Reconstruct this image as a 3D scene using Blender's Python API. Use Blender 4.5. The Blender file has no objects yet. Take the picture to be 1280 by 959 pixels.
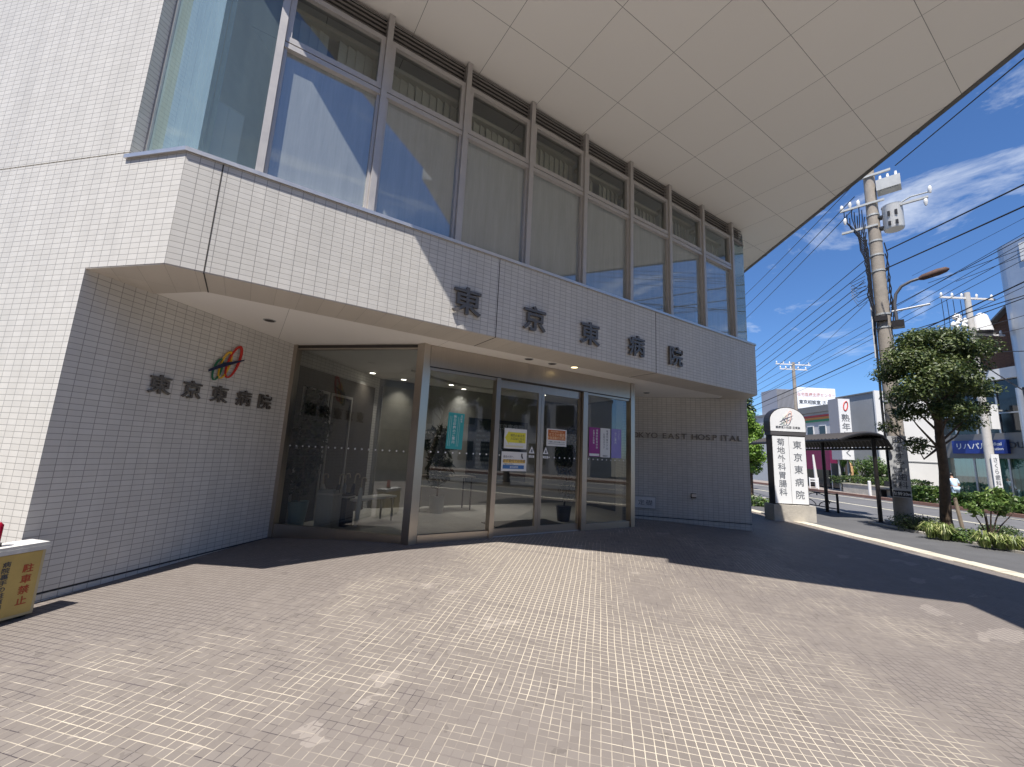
import bpy, bmesh, math, random
from mathutils import Vector, Matrix, Quaternion
random.seed(7)
R = math.radians
SC = bpy.context.scene
COL = SC.collection
# ------------------------------------------------------------------ camera
FPX = 514.381                      # focal length in pixels of a 1280 px wide frame
CAM = Vector((0.7127, -4.1856, 1.28))
CR = Vector((0.83702, -0.54498, 0.04892)); CU = Vector((-0.13055, -0.11210, 0.98508)); CF = Vector((0.53137, 0.83092, 0.16498))
cd = bpy.data.cameras.new('camera'); cam = bpy.data.objects.new('camera', cd); COL.objects.link(cam)
cd.sensor_width = 36; cd.lens = FPX / 1280 * 36; cd.clip_start = .05; cd.clip_end = 3000
m3 = Matrix((CR, CU, -CF)).transposed()
cam.matrix_world = Matrix.Translation(CAM) @ m3.to_4x4()
SC.camera = cam
# ------------------------------------------------------------------ light
SUNDIR = Vector((.400, .275, -1)).normalized()      # the way the light travels
EXPOSURE = 0.70
wd = bpy.data.worlds.new('World'); SC.world = wd; wd.use_nodes = True
nt = wd.node_tree; nt.nodes.clear()
wo = nt.nodes.new('ShaderNodeOutputWorld'); bg = nt.nodes.new('ShaderNodeBackground')
sky = nt.nodes.new('ShaderNodeTexSky'); sky.sky_type = 'NISHITA'; sky.sun_disc = False
sky.sun_elevation = math.asin(-SUNDIR.z); sky.sun_rotation = math.atan2(-SUNDIR.x, -SUNDIR.y)
sky.air_density = 1.0; sky.dust_density = .25; sky.ozone_density = 3
tc = nt.nodes.new('ShaderNodeTexCoord'); mp = nt.nodes.new('ShaderNodeMapping')
mp.inputs['Scale'].default_value = (.7, 3.4, 9.0); mp.inputs['Rotation'].default_value = (0.12, .25, .75)
nz = nt.nodes.new('ShaderNodeTexNoise'); nz.inputs['Scale'].default_value = 1.7; nz.inputs['Detail'].default_value = 9; nz.inputs['Roughness'].default_value = .62; nz.inputs['Distortion'].default_value = .5
cr = nt.nodes.new('ShaderNodeValToRGB'); cr.color_ramp.elements[0].position = .54; cr.color_ramp.elements[0].color = (0, 0, 0, 1)
cr.color_ramp.elements[1].position = .86; cr.color_ramp.elements[1].color = (.85, .85, .85, 1)
mx = nt.nodes.new('ShaderNodeMix'); mx.data_type = 'RGBA'; mx.inputs[7].default_value = (10.5, 11.0, 11.6, 1)
tint = nt.nodes.new('ShaderNodeMix'); tint.data_type = 'RGBA'; tint.blend_type = 'MULTIPLY'; tint.inputs[0].default_value = 1; tint.inputs[7].default_value = (.76, 1.07, 1.46, 1)
nt.links.new(tc.outputs['Generated'], mp.inputs[0]); nt.links.new(mp.outputs[0], nz.inputs['Vector']); nt.links.new(nz.outputs[0], cr.inputs[0])
nt.links.new(sky.outputs[0], tint.inputs[6]); nt.links.new(tint.outputs[2], mx.inputs[6]); nt.links.new(cr.outputs[0], mx.inputs[0]); nt.links.new(mx.outputs[2], bg.inputs[0])
bg.inputs[1].default_value = .066
nt.links.new(bg.outputs[0], wo.inputs[0])
sl = bpy.data.lights.new('sun', 'SUN'); sl.energy = 5.0; sl.angle = R(.5); sl.color = (1, .945, .87)
so = bpy.data.objects.new('sun', sl); COL.objects.link(so); so.rotation_euler = SUNDIR.to_track_quat('-Z', 'Y').to_euler(); so.location = (-8, -8, 20)
SC.view_settings.view_transform = 'Standard'; SC.view_settings.look = 'None'; SC.view_settings.exposure = EXPOSURE; SC.view_settings.gamma = 1
SC.view_settings.use_curve_mapping = False
SC.cycles.max_bounces = 10; SC.cycles.transparent_max_bounces = 16; SC.cycles.diffuse_bounces = 5
try: SC.cycles.use_denoising = True
except Exception: pass
# ------------------------------------------------------------------ geometry helpers
ZV = Vector((0, 0, 1))
S = Vector((.552, .834, 0)); N = Vector((.834, -.552, 0))     # along the street / across it
TW = Vector((.70711, .70711, 0)); TL = Vector((.70711, -.70711, 0))
def V(*a): return Vector(a)
def SN(s, n, z=0): return S * s + N * n + V(0, 0, z)
def ray(x, y): return CF + CR * ((x - 640) / FPX) - CU * ((y - 479.5) / FPX)
def PZ(x, y, z): d = ray(x, y); return CAM + d * ((z - CAM.z) / d.z)        # survey: image ray to a level
def PN(x, y, n): d = ray(x, y); return CAM + d * ((n - CAM.dot(N)) / d.dot(N))   # ... to a street plane
def PS(x, y, s): d = ray(x, y); return CAM + d * ((s - CAM.dot(S)) / d.dot(S))
def PD(x, y, D): return CAM + ray(x, y) * D
def plane_w(x, y, p, t):                                                     # ... to a vertical wall through p along t
    nn = V(-t.y, t.x, 0); d = ray(x, y); return CAM + d * ((p - CAM).dot(nn) / d.dot(nn))

class MB:
    def __init__(self, o=None): self.v = []; self.f = []; self.m = []; self.o = Vector(o) if o is not None else V(0, 0, 0); self.cm = 0
    def poly(self, pts):
        i = len(self.v); self.v += [Vector(p) for p in pts]; self.f.append(tuple(range(i, i + len(pts)))); self.m.append(self.cm); return self
    def quad(self, a, b, c, d): return self.poly((a, b, c, d))
    def prism(self, pts, z0, z1):                       # plan polygon, counter-clockwise
        p = [Vector((q[0], q[1], 0)) for q in pts]
        ar = sum(p[i].x * p[(i + 1) % len(p)].y - p[(i + 1) % len(p)].x * p[i].y for i in range(len(p)))
        if ar < 0: p.reverse()
        n = len(p); a = V(0, 0, z0); b = V(0, 0, z1)
        self.poly([q + b for q in p]); self.poly([q + a for q in reversed(p)])
        for i in range(n): self.quad(p[i] + a, p[(i + 1) % n] + a, p[(i + 1) % n] + b, p[i] + b)
        return self
    def obox(self, c, ax, ay, az):                      # centre, three half-axis vectors
        c, ax, ay, az = map(Vector, (c, ax, ay, az))
        P = lambda i, j, k: c + ax * i + ay * j + az * k
        if ax.cross(ay).dot(az) < 0: ax = -ax
        for f in (((-1,-1,1),(1,-1,1),(1,1,1),(-1,1,1)), ((-1,1,-1),(1,1,-1),(1,-1,-1),(-1,-1,-1)), ((-1,-1,-1),(1,-1,-1),(1,-1,1),(-1,-1,1)),
                  ((1,1,-1),(-1,1,-1),(-1,1,1),(1,1,1)), ((1,-1,-1),(1,1,-1),(1,1,1),(1,-1,1)), ((-1,1,-1),(-1,-1,-1),(-1,-1,1),(-1,1,1))):
            self.poly([P(*q) for q in f])
        return self
    def box(self, x0, x1, y0, y1, z0, z1): return self.obox(((x0+x1)/2, (y0+y1)/2, (z0+z1)/2), ((x1-x0)/2,0,0), (0,(y1-y0)/2,0), (0,0,(z1-z0)/2))
    def wbox(self, p, t, u0, u1, d0, d1, z0, z1):       # box in a wall frame: origin p, along t, depth away on the left of t
        d = V(-t.y, t.x, 0)
        return self.obox(p + t * ((u0+u1)/2) + d * ((d0+d1)/2) + V(0,0,(z0+z1)/2 - p.z), t*((u1-u0)/2), d*((d1-d0)/2), V(0,0,(z1-z0)/2))
    def tube(self, pts, r, k=8, cap=True):
        pts = [Vector(p) for p in pts]; rr = r if isinstance(r, (list, tuple)) else [r] * len(pts)
        rings = []; prev = None
        for i, p in enumerate(pts):
            t = (pts[min(i+1, len(pts)-1)] - pts[max(i-1, 0)]).normalized()
            if prev is None:
                a = t.cross(ZV) if abs(t.z) < .95 else t.cross(V(1,0,0))
                a.normalize()
            else: a = (prev - t * prev.dot(t)).normalized()
            prev = a; b = t.cross(a)
            rings.append([p + (a * math.cos(2*math.pi*j/k) + b * math.sin(2*math.pi*j/k)) * rr[i] for j in range(k)])
        i0 = len(self.v)
        for q in rings: self.v += q
        for i in range(len(rings)-1):
            for j in range(k):
                a0 = i0 + i*k + j; a1 = i0 + i*k + (j+1) % k
                self.f.append((a0, a1, a1 + k, a0 + k)); self.m.append(self.cm)
        if cap:
            self.f.append(tuple(i0 + j for j in reversed(range(k)))); self.m.append(self.cm)
            e = i0 + (len(rings)-1)*k; self.f.append(tuple(e + j for j in range(k))); self.m.append(self.cm)
        return self
    def disc(self, c, n, r, k=16, h=.004):
        n = Vector(n).normalized(); return self.tube([Vector(c), Vector(c) + n*h], r, k)
    def ball(self, c, r, seg=10, ring=6, sq=(1,1,1)):
        c = Vector(c); i0 = len(self.v)
        for i in range(ring+1):
            th = math.pi*i/ring
            for j in range(seg):
                ph = 2*math.pi*j/seg
                self.v.append(c + V(math.sin(th)*math.cos(ph)*sq[0], math.sin(th)*math.sin(ph)*sq[1], math.cos(th)*sq[2])*r)
        for i in range(ring):
            for j in range(seg):
                self.f.append((i0+i*seg+j, i0+(i+1)*seg+j, i0+(i+1)*seg+(j+1)%seg, i0+i*seg+(j+1)%seg)); self.m.append(self.cm)
        return self
    def text(self, body, org, right, up, size, depth=.0, bold=0., xs=1., vertical=False, gap=1.05, center=False):
        org = Vector(org); right = Vector(right).normalized(); up = Vector(up).normalized(); nn = right.cross(up)
        if vertical:
            for i, ch in enumerate(body):
                if ch != ' ': self.text(ch, org - up*(size*gap*i), right, up, size, depth, bold, xs, center=True)
            return self
        vs, fs = glyphs(body, depth/size/2 if depth else 0, bold)
        w = max(q[0] for q in vs) + min(q[0] for q in vs)
        off = w/2 if center else 0
        i0 = len(self.v)
        for q in vs: self.v.append(org + right*((q[0]-off)*size*xs) + up*((q[1]-.38)*size) + nn*(q[2]*size + depth/2))
        for q in fs: self.f.append(tuple(i0+j for j in q)); self.m.append(self.cm)
        return self
    def build(self, name, mats, parent=None, smooth=False):
        o = self.o
        me = bpy.data.meshes.new(name); me.from_pydata([tuple(q - o) for q in self.v], [], self.f); me.update()
        mats = mats if isinstance(mats, (list, tuple)) else [mats]
        for q in mats: me.materials.append(q)
        if len(mats) > 1: me.polygons.foreach_set('material_index', self.m)
        uv = me.uv_layers.new(name='UVMap').data
        for p in me.polygons:
            n = p.normal
            if abs(n.z) > .7:
                for li in p.loop_indices: c = me.vertices[me.loops[li].vertex_index].co; uv[li].uv = (c.x, c.y)
            else:
                t = V(-n.y, n.x, 0).normalized()
                for li in p.loop_indices: c = me.vertices[me.loops[li].vertex_index].co; uv[li].uv = (c.x*t.x + c.y*t.y, c.z)
        if smooth:
            me.polygons.foreach_set('use_smooth', [True]*len(me.polygons))
            try: me.set_sharp_from_angle(angle=R(40))
            except Exception: pass
        ob = bpy.data.objects.new(name, me); COL.objects.link(ob)
        if parent is not None: ob.parent = parent
        else: ob.location = o
        return ob
def build_each(mb, name, mats, parent, smooth=False):     # every loose piece of mb as an object of its own
    key = {}; par = list(range(len(mb.f)))
    def find(i):
        while par[i] != i: par[i] = par[par[i]]; i = par[i]
        return i
    for fi, f in enumerate(mb.f):
        for vi in f:
            k = tuple(round(c, 4) for c in mb.v[vi])
            if k in key: par[find(fi)] = find(key[k])
            else: key[k] = fi
    grp = {}
    for fi in range(len(mb.f)): grp.setdefault(find(fi), []).append(fi)
    for fs in grp.values():
        q = MB(mb.o); mp_ = {}
        for fi in fs:
            nf = []
            for vi in mb.f[fi]:
                if vi not in mp_: mp_[vi] = len(q.v); q.v.append(mb.v[vi])
                nf.append(mp_[vi])
            q.f.append(tuple(nf)); q.m.append(0)
        q.build(name, mats, parent, smooth)
_gc = {}
def glyphs(body, ext, bold):
    k = (body, round(ext, 4), bold)
    if k not in _gc:
        c = bpy.data.curves.new('lettering', 'FONT'); c.body = body; c.size = 1; c.extrude = ext; c.offset = bold; c.resolution_u = 3
        o = bpy.data.objects.new('lettering', c); COL.objects.link(o); bpy.context.view_layer.update()
        me = bpy.data.meshes.new_from_object(o.evaluated_get(bpy.context.evaluated_depsgraph_get()))
        _gc[k] = ([tuple(q.co) for q in me.vertices], [tuple(p.vertices) for p in me.polygons])
        bpy.data.objects.remove(o); bpy.data.curves.remove(c); bpy.data.meshes.remove(me)
    return _gc[k]
def tag(o, label=None, cat=None, group=None, kind=None):
    if label: o['label'] = label
    if cat: o['category'] = cat
    if group: o['group'] = group
    if kind: o['kind'] = kind
    return o
def thing(name, loc, label, cat, group=None):
    e = bpy.data.objects.new(name, None); COL.objects.link(e); e.location = loc; e.empty_display_size = .1
    return tag(e, label, cat, group)
def copy_tree(o, parent=None):
    c = o.copy(); COL.objects.link(c)
    if parent is not None: c.parent = parent
    for ch in list(o.children): copy_tree(ch, c)
    return c
# ------------------------------------------------------------------ materials
def mat(name, col, rough=.6, metal=0., spec=.5, noise=0., nscale=6., bump=0., coat=0.):
    m = bpy.data.materials.new(name); m.use_nodes = True; t = m.node_tree; b = t.nodes['Principled BSDF']
    b.inputs['Base Color'].default_value = (*col, 1); b.inputs['Roughness'].default_value = rough; b.inputs['Metallic'].default_value = metal
    b.inputs['Specular IOR Level'].default_value = spec; b.inputs['Coat Weight'].default_value = coat
    if noise or bump:
        tcn = t.nodes.new('ShaderNodeTexCoord'); n = t.nodes.new('ShaderNodeTexNoise'); n.inputs['Scale'].default_value = nscale; n.inputs['Detail'].default_value = 6
        n.inputs['Roughness'].default_value = .65
        t.links.new(tcn.outputs['Object'], n.inputs['Vector'])
        if noise:
            rp = t.nodes.new('ShaderNodeMapRange'); rp.inputs[1].default_value = .3; rp.inputs[2].default_value = .7; rp.inputs[3].default_value = 1 - noise; rp.inputs[4].default_value = 1 + noise
            mxn = t.nodes.new('ShaderNodeMix'); mxn.data_type = 'RGBA'; mxn.blend_type = 'MULTIPLY'; mxn.inputs[0].default_value = 1; mxn.inputs[6].default_value = (*col, 1)
            t.links.new(n.outputs[0], rp.inputs[0]); t.links.new(rp.outputs[0], mxn.inputs[7]); t.links.new(mxn.outputs[2], b.inputs['Base Color'])
            r2 = t.nodes.new('ShaderNodeMapRange'); r2.inputs[3].default_value = max(.02, rough - .08); r2.inputs[4].default_value = min(1, rough + .08)
            t.links.new(n.outputs[0], r2.inputs[0]); t.links.new(r2.outputs[0], b.inputs['Roughness'])
        if bump:
            bp = t.nodes.new('ShaderNodeBump'); bp.inputs['Strength'].default_value = bump; bp.inputs['Distance'].default_value = .02
            n2 = t.nodes.new('ShaderNodeTexNoise'); n2.inputs['Scale'].default_value = nscale*8; n2.inputs['Detail'].default_value = 5
            t.links.new(tcn.outputs['Object'], n2.inputs['Vector']); t.links.new(n2.outputs[0], bp.inputs['Height']); t.links.new(bp.outputs[0], b.inputs['Normal'])
    return m
def tile_mat(name, c1, c2, grout, w=.1, h=.05, gap=.0045, rough=.45, dirt=.08):
    m = bpy.data.materials.new(name); m.use_nodes = True; t = m.node_tree; b = t.nodes['Principled BSDF']; L = t.links.new
    u = t.nodes.new('ShaderNodeUVMap'); k = t.nodes.new('ShaderNodeTexBrick'); k.offset = 0; k.squash = 1
    k.inputs['Scale'].default_value = 1; k.inputs['Brick Width'].default_value = w; k.inputs['Row Height'].default_value = h
    k.inputs['Mortar Size'].default_value = gap/2; k.inputs['Mortar Smooth'].default_value = .1; k.inputs['Bias'].default_value = -.1
    k.inputs['Color1'].default_value = (*c1, 1); k.inputs['Color2'].default_value = (*c2, 1); k.inputs['Mortar'].default_value = (*grout, 1)
    L(u.outputs[0], k.inputs['Vector'])
    mp = t.nodes.new('ShaderNodeMapping'); mp.inputs['Scale'].default_value = (3.2, .28, 1); L(u.outputs[0], mp.inputs[0])
    n = t.nodes.new('ShaderNodeTexNoise'); n.inputs['Scale'].default_value = 1.3; n.inputs['Detail'].default_value = 7; n.inputs['Roughness'].default_value = .6; L(mp.outputs[0], n.inputs['Vector'])
    rp = t.nodes.new('ShaderNodeMapRange'); rp.inputs[1].default_value = .3; rp.inputs[2].default_value = .7; rp.inputs[3].default_value = 1-dirt; rp.inputs[4].default_value = 1; L(n.outputs[0], rp.inputs[0])
    mxn = t.nodes.new('ShaderNodeMix'); mxn.data_type = 'RGBA'; mxn.blend_type = 'MULTIPLY'; mxn.inputs[0].default_value = 1
    L(k.outputs['Color'], mxn.inputs[6]); L(rp.outputs[0], mxn.inputs[7]); L(mxn.outputs[2], b.inputs['Base Color'])
    b.inputs['Roughness'].default_value = rough; b.inputs['Specular IOR Level'].default_value = .4
    n3 = t.nodes.new('ShaderNodeTexNoise'); n3.inputs['Scale'].default_value = 90; L(u.outputs[0], n3.inputs['Vector'])
    ad = t.nodes.new('ShaderNodeMath'); ad.operation = 'MULTIPLY_ADD'; ad.inputs[1].default_value = -1; L(k.outputs['Fac'], ad.inputs[0])
    sc = t.nodes.new('ShaderNodeMath'); sc.operation = 'MULTIPLY'; sc.inputs[1].default_value = .25; L(n3.outputs[0], sc.inputs[0]); L(sc.outputs[0], ad.inputs[2])
    bp = t.nodes.new('ShaderNodeBump'); bp.inputs['Strength'].default_value = .5; bp.inputs['Distance'].default_value = .004; L(ad.outputs[0], bp.inputs['Height']); L(bp.outputs[0], b.inputs['Normal'])
    return m
class NG:                                              # small math-node chain builder
    def __init__(self, t): self.t = t
    def m(self, op, a, b=None, c=None):
        n = self.t.nodes.new('ShaderNodeMath'); n.operation = op
        for i, x in enumerate((a, b, c)):
            if x is None: continue
            if isinstance(x, (int, float)): n.inputs[i].default_value = x
            else: self.t.links.new(x, n.inputs[i])
        return n.outputs[0]
    def comb(self, x, y, z=0.):
        n = self.t.nodes.new('ShaderNodeCombineXYZ')
        for i, q in enumerate((x, y, z)):
            if isinstance(q, (int, float)): n.inputs[i].default_value = q
            else: self.t.links.new(q, n.inputs[i])
        return n.outputs[0]
    def white(self, v): n = self.t.nodes.new('ShaderNodeTexWhiteNoise'); n.noise_dimensions = '3D'; self.t.links.new(v, n.inputs['Vector']); return n.outputs['Value']
    def noise(self, v, s, d=4, r=.55): n = self.t.nodes.new('ShaderNodeTexNoise'); n.inputs['Scale'].default_value = s; n.inputs['Detail'].default_value = d; n.inputs['Roughness'].default_value = r; self.t.links.new(v, n.inputs['Vector']); return n.outputs[0]
    def mix(self, f, a, b, blend='MIX'):
        n = self.t.nodes.new('ShaderNodeMix'); n.data_type = 'RGBA'; n.blend_type = blend
        for i, q in ((0, f), (6, a), (7, b)):
            if isinstance(q, (int, float)): n.inputs[i].default_value = q
            elif isinstance(q, tuple): n.inputs[i].default_value = (*q, 1)
            else: self.t.links.new(q, n.inputs[i])
        return n.outputs[2]
def paving_mat():
    m = bpy.data.materials.new('mosaic paving'); m.use_nodes = True; t = m.node_tree; b = t.nodes['Principled BSDF']; g = NG(t)
    tcn = t.nodes.new('ShaderNodeTexCoord'); sp = t.nodes.new('ShaderNodeSeparateXYZ'); t.links.new(tcn.outputs['Object'], sp.inputs[0])
    X, Y = sp.outputs[0], sp.outputs[1]; k = .70711/.0505
    wob = g.m('MULTIPLY', g.m('SUBTRACT', g.noise(tcn.outputs['Object'], 1.4, 3), .5), .5)
    U = g.m('ADD', g.m('MULTIPLY', g.m('ADD', X, Y), k), wob); W = g.m('ADD', g.m('MULTIPLY', g.m('SUBTRACT', Y, X), k), wob)
    def line(a, hw): return g.m('GREATER_THAN', g.m('ABSOLUTE', g.m('SUBTRACT', g.m('FRACT', a), .5)), .5 - hw)
    iu, iw = g.m('FLOOR', U), g.m('FLOOR', W)
    ru, rw = g.m('FLOOR', g.m('ADD', U, .5)), g.m('FLOOR', g.m('ADD', W, .5))
    xy = tcn.outputs['Object']
    reg = g.noise(xy, .42, 3, .5)                       # where grout has gone pale
    reg2 = g.noise(g.comb(g.m('ADD', X, 31.), Y), .55, 4, .6)   # where joints have gone black
    def runs(r, a, zz): return g.noise(g.comb(g.m('MULTIPLY', r, 3.7), g.m('MULTIPLY', a, .16), zz), 1., 2, .5)
    def cell(r, i, zz): return g.white(g.comb(r, i, zz))
    val_u = g.m('ADD', g.m('MULTIPLY', runs(ru, W, 3.), .75), g.m('MULTIPLY', cell(ru, iw, 1.), .1))
    val_w = g.m('ADD', g.m('MULTIPLY', runs(rw, U, 9.), .75), g.m('MULTIPLY', cell(rw, iu, 2.), .1))
    nn = g.m('SUBTRACT', g.m('MULTIPLY', X, .834), g.m('MULTIPLY', Y, .552)); bias = g.m('MULTIPLY', g.m('MAXIMUM', g.m('SUBTRACT', g.m('ABSOLUTE', g.m('SUBTRACT', nn, 3.7)), .9), 0.), .105)
    def clampm(x): return g.m('MAXIMUM', g.m('MINIMUM', x, 1.), 0.)
    def pale(v): return clampm(g.m('MULTIPLY', g.m('SUBTRACT', g.m('SUBTRACT', g.m('ADD', g.m('MULTIPLY', reg, 1.3), g.m('MULTIPLY', v, .8)), .865), bias), 4.5))
    def dark(v): return clampm(g.m('MULTIPLY', g.m('ADD', g.m('SUBTRACT', g.m('SUBTRACT', g.m('MULTIPLY', reg2, 1.2), g.m('MULTIPLY', v, .9)), .215), bias), 6.))
    LU, LW = line(U, .044), line(W, .044)
    pl = g.m('MAXIMUM', g.m('MULTIPLY', LU, pale(val_u)), g.m('MULTIPLY', LW, pale(val_w)))
    dk = g.m('MAXIMUM', g.m('MULTIPLY', LU, dark(val_u)), g.m('MULTIPLY', LW, dark(val_w)))
    EJ = g.m('MAXIMUM', g.m('GREATER_THAN', g.m('ABSOLUTE', g.m('SUBTRACT', g.m('FRACT', g.m('MULTIPLY', g.m('ADD', U, 9.), 1/33.)), .5)), .5 - .0021),
             g.m('GREATER_THAN', g.m('ABSOLUTE', g.m('SUBTRACT', g.m('FRACT', g.m('MULTIPLY', g.m('ADD', W, 4.), 1/44.)), .5)), .5 - .0015))
    EJ = g.m('MULTIPLY', EJ, g.m('GREATER_THAN', g.noise(xy, .9, 2), .44))
    tv = g.white(g.comb(iu, iw, 5.))
    base = g.mix(tv, (.172, .150, .132), (.202, .178, .158))
    base = g.mix(g.m('MULTIPLY', g.noise(xy, 1.1, 6, .65), .55), base, (.18, .159, .148))
    eff = g.m('MULTIPLY', g.m('GREATER_THAN', g.noise(g.comb(g.m('MULTIPLY', X, .8), g.m('MULTIPLY', Y, 1.5), 2.), .9, 5, .6), .64), .22)
    base = g.mix(eff, base, (.48, .43, .38))
    base = g.mix(g.m('MULTIPLY', g.m('GREATER_THAN', g.noise(xy, 7., 3, .6), .665), .35), base, (.09, .078, .07))
    anyl = g.m('MAXIMUM', LU, LW)
    c = g.mix(g.m('MULTIPLY', anyl, .6), base, (.16, .137, .125))
    c = g.mix(g.m('MULTIPLY', dk, .9), c, (.05, .042, .048))
    c = g.mix(g.m('MULTIPLY', pl, .78), c, (.62, .55, .43))
    c = g.mix(g.m('MULTIPLY', EJ, .7), c, (.09, .075, .08))
    t.links.new(c, b.inputs['Base Color']); b.inputs['Specular IOR Level'].default_value = .25
    rr = g.m('MULTIPLY_ADD', g.noise(xy, 3., 4), .25, .55); t.links.new(rr, b.inputs['Roughness'])
    hgt = g.m('ADD', g.m('MULTIPLY', anyl, -1.), g.m('MULTIPLY', g.noise(xy, 60., 3), .25))
    bp = t.nodes.new('ShaderNodeBump'); bp.inputs['Strength'].default_value = .35; bp.inputs['Distance'].default_value = .003
    t.links.new(hgt, bp.inputs['Height']); t.links.new(bp.outputs[0], b.inputs['Normal'])
    return m
def panel_mat(name, col, px, py, ox, oy, gap=.006, line=.28):
    m = bpy.data.materials.new(name); m.use_nodes = True; t = m.node_tree; b = t.nodes['Principled BSDF']; g = NG(t)
    u = t.nodes.new('ShaderNodeUVMap'); sp = t.nodes.new('ShaderNodeSeparateXYZ'); t.links.new(u.outputs[0], sp.inputs[0])
    def ln(a, p, o): return g.m('GREATER_THAN', g.m('ABSOLUTE', g.m('SUBTRACT', g.m('FRACT', g.m('ADD', g.m('MULTIPLY', g.m('SUBTRACT', a, o), 1/p), .5)), .5)), -1.) if 0 else \
        g.m('LESS_THAN', g.m('ABSOLUTE', g.m('SUBTRACT', g.m('FRACT', g.m('ADD', g.m('MULTIPLY', g.m('SUBTRACT', a, o), 1/p), .5)), .5)), gap/p/2)
    l = g.m('MAXIMUM', ln(sp.outputs[0], px, ox), ln(sp.outputs[1], py, oy))
    pid = g.white(g.comb(g.m('FLOOR', g.m('MULTIPLY', g.m('SUBTRACT', sp.outputs[0], ox), 1/px)), g.m('FLOOR', g.m('MULTIPLY', g.m('SUBTRACT', sp.outputs[1], oy), 1/py)), 1.))
    c = g.mix(pid, tuple(x*.975 for x in col), col); c = g.mix(g.m('MULTIPLY', g.noise(u.outputs[0], .8, 6, .6), .12), c, tuple(x*.7 for x in col))
    c = g.mix(l, c, tuple(x*line for x in col)); t.links.new(c, b.inputs['Base Color']); b.inputs['Roughness'].default_value = .65; b.inputs['Specular IOR Level'].default_value = .3
    return m
def glass_mat(name, tint=(.8, .86, .83), body=.0, bodycol=(.15, .16, .14), extra=.02, refl=1.25):
    m = bpy.data.materials.new(name); m.use_nodes = True; t = m.node_tree; t.nodes.clear(); L = t.links.new
    o = t.nodes.new('ShaderNodeOutputMaterial'); tr = t.nodes.new('ShaderNodeBsdfTransparent'); tr.inputs[0].default_value = (*tint, 1)
    gl = t.nodes.new('ShaderNodeBsdfGlossy'); gl.inputs['Roughness'].default_value = .015; gl.inputs[0].default_value = (.95, .98, 1, 1)
    fr = t.nodes.new('ShaderNodeFresnel'); fr.inputs[0].default_value = 1.52
    g = NG(t); ff = g.m('MINIMUM', g.m('MULTIPLY_ADD', fr.outputs[0], refl, extra), 1.)
    geo = t.nodes.new('ShaderNodeNewGeometry')
    base = tr.outputs[0]
    if body:
        df = t.nodes.new('ShaderNodeBsdfDiffuse'); df.inputs[0].default_value = (*bodycol, 1)
        tcn = t.nodes.new('ShaderNodeTexCoord'); mp = t.nodes.new('ShaderNodeMapping'); mp.inputs['Scale'].default_value = (1.3, 1, .10); L(tcn.outputs['Object'], mp.inputs[0])
        nn = g.noise(mp.outputs[0], 9., 8, .75); cc = g.mix(nn, tuple(q*.6 for q in bodycol), tuple(q*1.4 for q in bodycol)); L(cc, df.inputs[0])
        mb = t.nodes.new('ShaderNodeMixShader'); mb.inputs[0].default_value = body; L(tr.outputs[0], mb.inputs[1]); L(df.outputs[0], mb.inputs[2]); base = mb.outputs[0]
    ms = t.nodes.new('ShaderNodeMixShader'); L(ff, ms.inputs[0]); L(base, ms.inputs[1]); L(gl.outputs[0], ms.inputs[2]); L(ms.outputs[0], o.inputs[0])
    return m
def emis(name, col, s):
    m = mat(name, col, .5); b = m.node_tree.nodes['Principled BSDF']; b.inputs['Emission Color'].default_value = (*col, 1); b.inputs['Emission Strength'].default_value = s; return m
def leaf_mat(name, c1, c2, c3, rough=.45):
    m = bpy.data.materials.new(name); m.use_nodes = True; t = m.node_tree; b = t.nodes['Principled BSDF']; g = NG(t)
    geo = t.nodes.new('ShaderNodeNewGeometry'); ri = geo.outputs['Random Per Island']
    r = t.nodes.new('ShaderNodeValToRGB'); e = r.color_ramp.elements; e[0].color = (*c1, 1); e[1].color = (*c3, 1); e[1].position = 1; q = e.new(.55); q.color = (*c2, 1)
    t.links.new(ri, r.inputs[0]); t.links.new(r.outputs[0], b.inputs['Base Color']); b.inputs['Roughness'].default_value = rough
    tl = t.nodes.new('ShaderNodeBsdfTranslucent'); t.links.new(r.outputs[0], tl.inputs[0]); ms = t.nodes.new('ShaderNodeMixShader'); ms.inputs[0].default_value = .3
    o = t.nodes['Material Output']; t.links.new(b.outputs[0], ms.inputs[1]); t.links.new(tl.outputs[0], ms.inputs[2]); t.links.new(ms.outputs[0], o.inputs[0])
    return m
def brush_mat(name, col, rough=.32):
    m = bpy.data.materials.new(name); m.use_nodes = True; t = m.node_tree; b = t.nodes['Principled BSDF']; g = NG(t)
    tcn = t.nodes.new('ShaderNodeTexCoord'); mp = t.nodes.new('ShaderNodeMapping'); mp.inputs['Scale'].default_value = (60, 60, .8); t.links.new(tcn.outputs['Object'], mp.inputs[0])
    n = g.noise(mp.outputs[0], 2., 4, .6); b.inputs['Metallic'].default_value = 1
    t.links.new(g.mix(n, tuple(q*.8 for q in col), col), b.inputs['Base Color']); t.links.new(g.m('MULTIPLY_ADD', n, .2, rough-.1), b.inputs['Roughness'])
    return m
M = {}
M['tile'] = tile_mat('white wall tile', (.62, .60, .56), (.67, .65, .61), (.30, .287, .27), gap=.0048, dirt=.12)
M['tile_band'] = tile_mat('beige soffit tile', (.60, .55, .48), (.64, .585, .51), (.42, .38, .33), w=.2, h=.6, gap=.003)
M['joint'] = mat('joint sealant', (.05, .045, .042), .8)
M['paving'] = paving_mat()
M['soffit'] = panel_mat('soffit panels', (.93, .91, .86), .9025, .9035, 5.42, -.63)
M['ceil'] = panel_mat('entrance ceiling', (.90, .865, .81), 1.82, 9., .95, -3., .004, .45)
M['lobby_ceiling'] = mat('lobby ceiling', (.72, .70, .66), .8, noise=.03)
M['lobby_wall'] = mat('lobby wall', (.22, .22, .21), .7, noise=.06, nscale=2)
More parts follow.
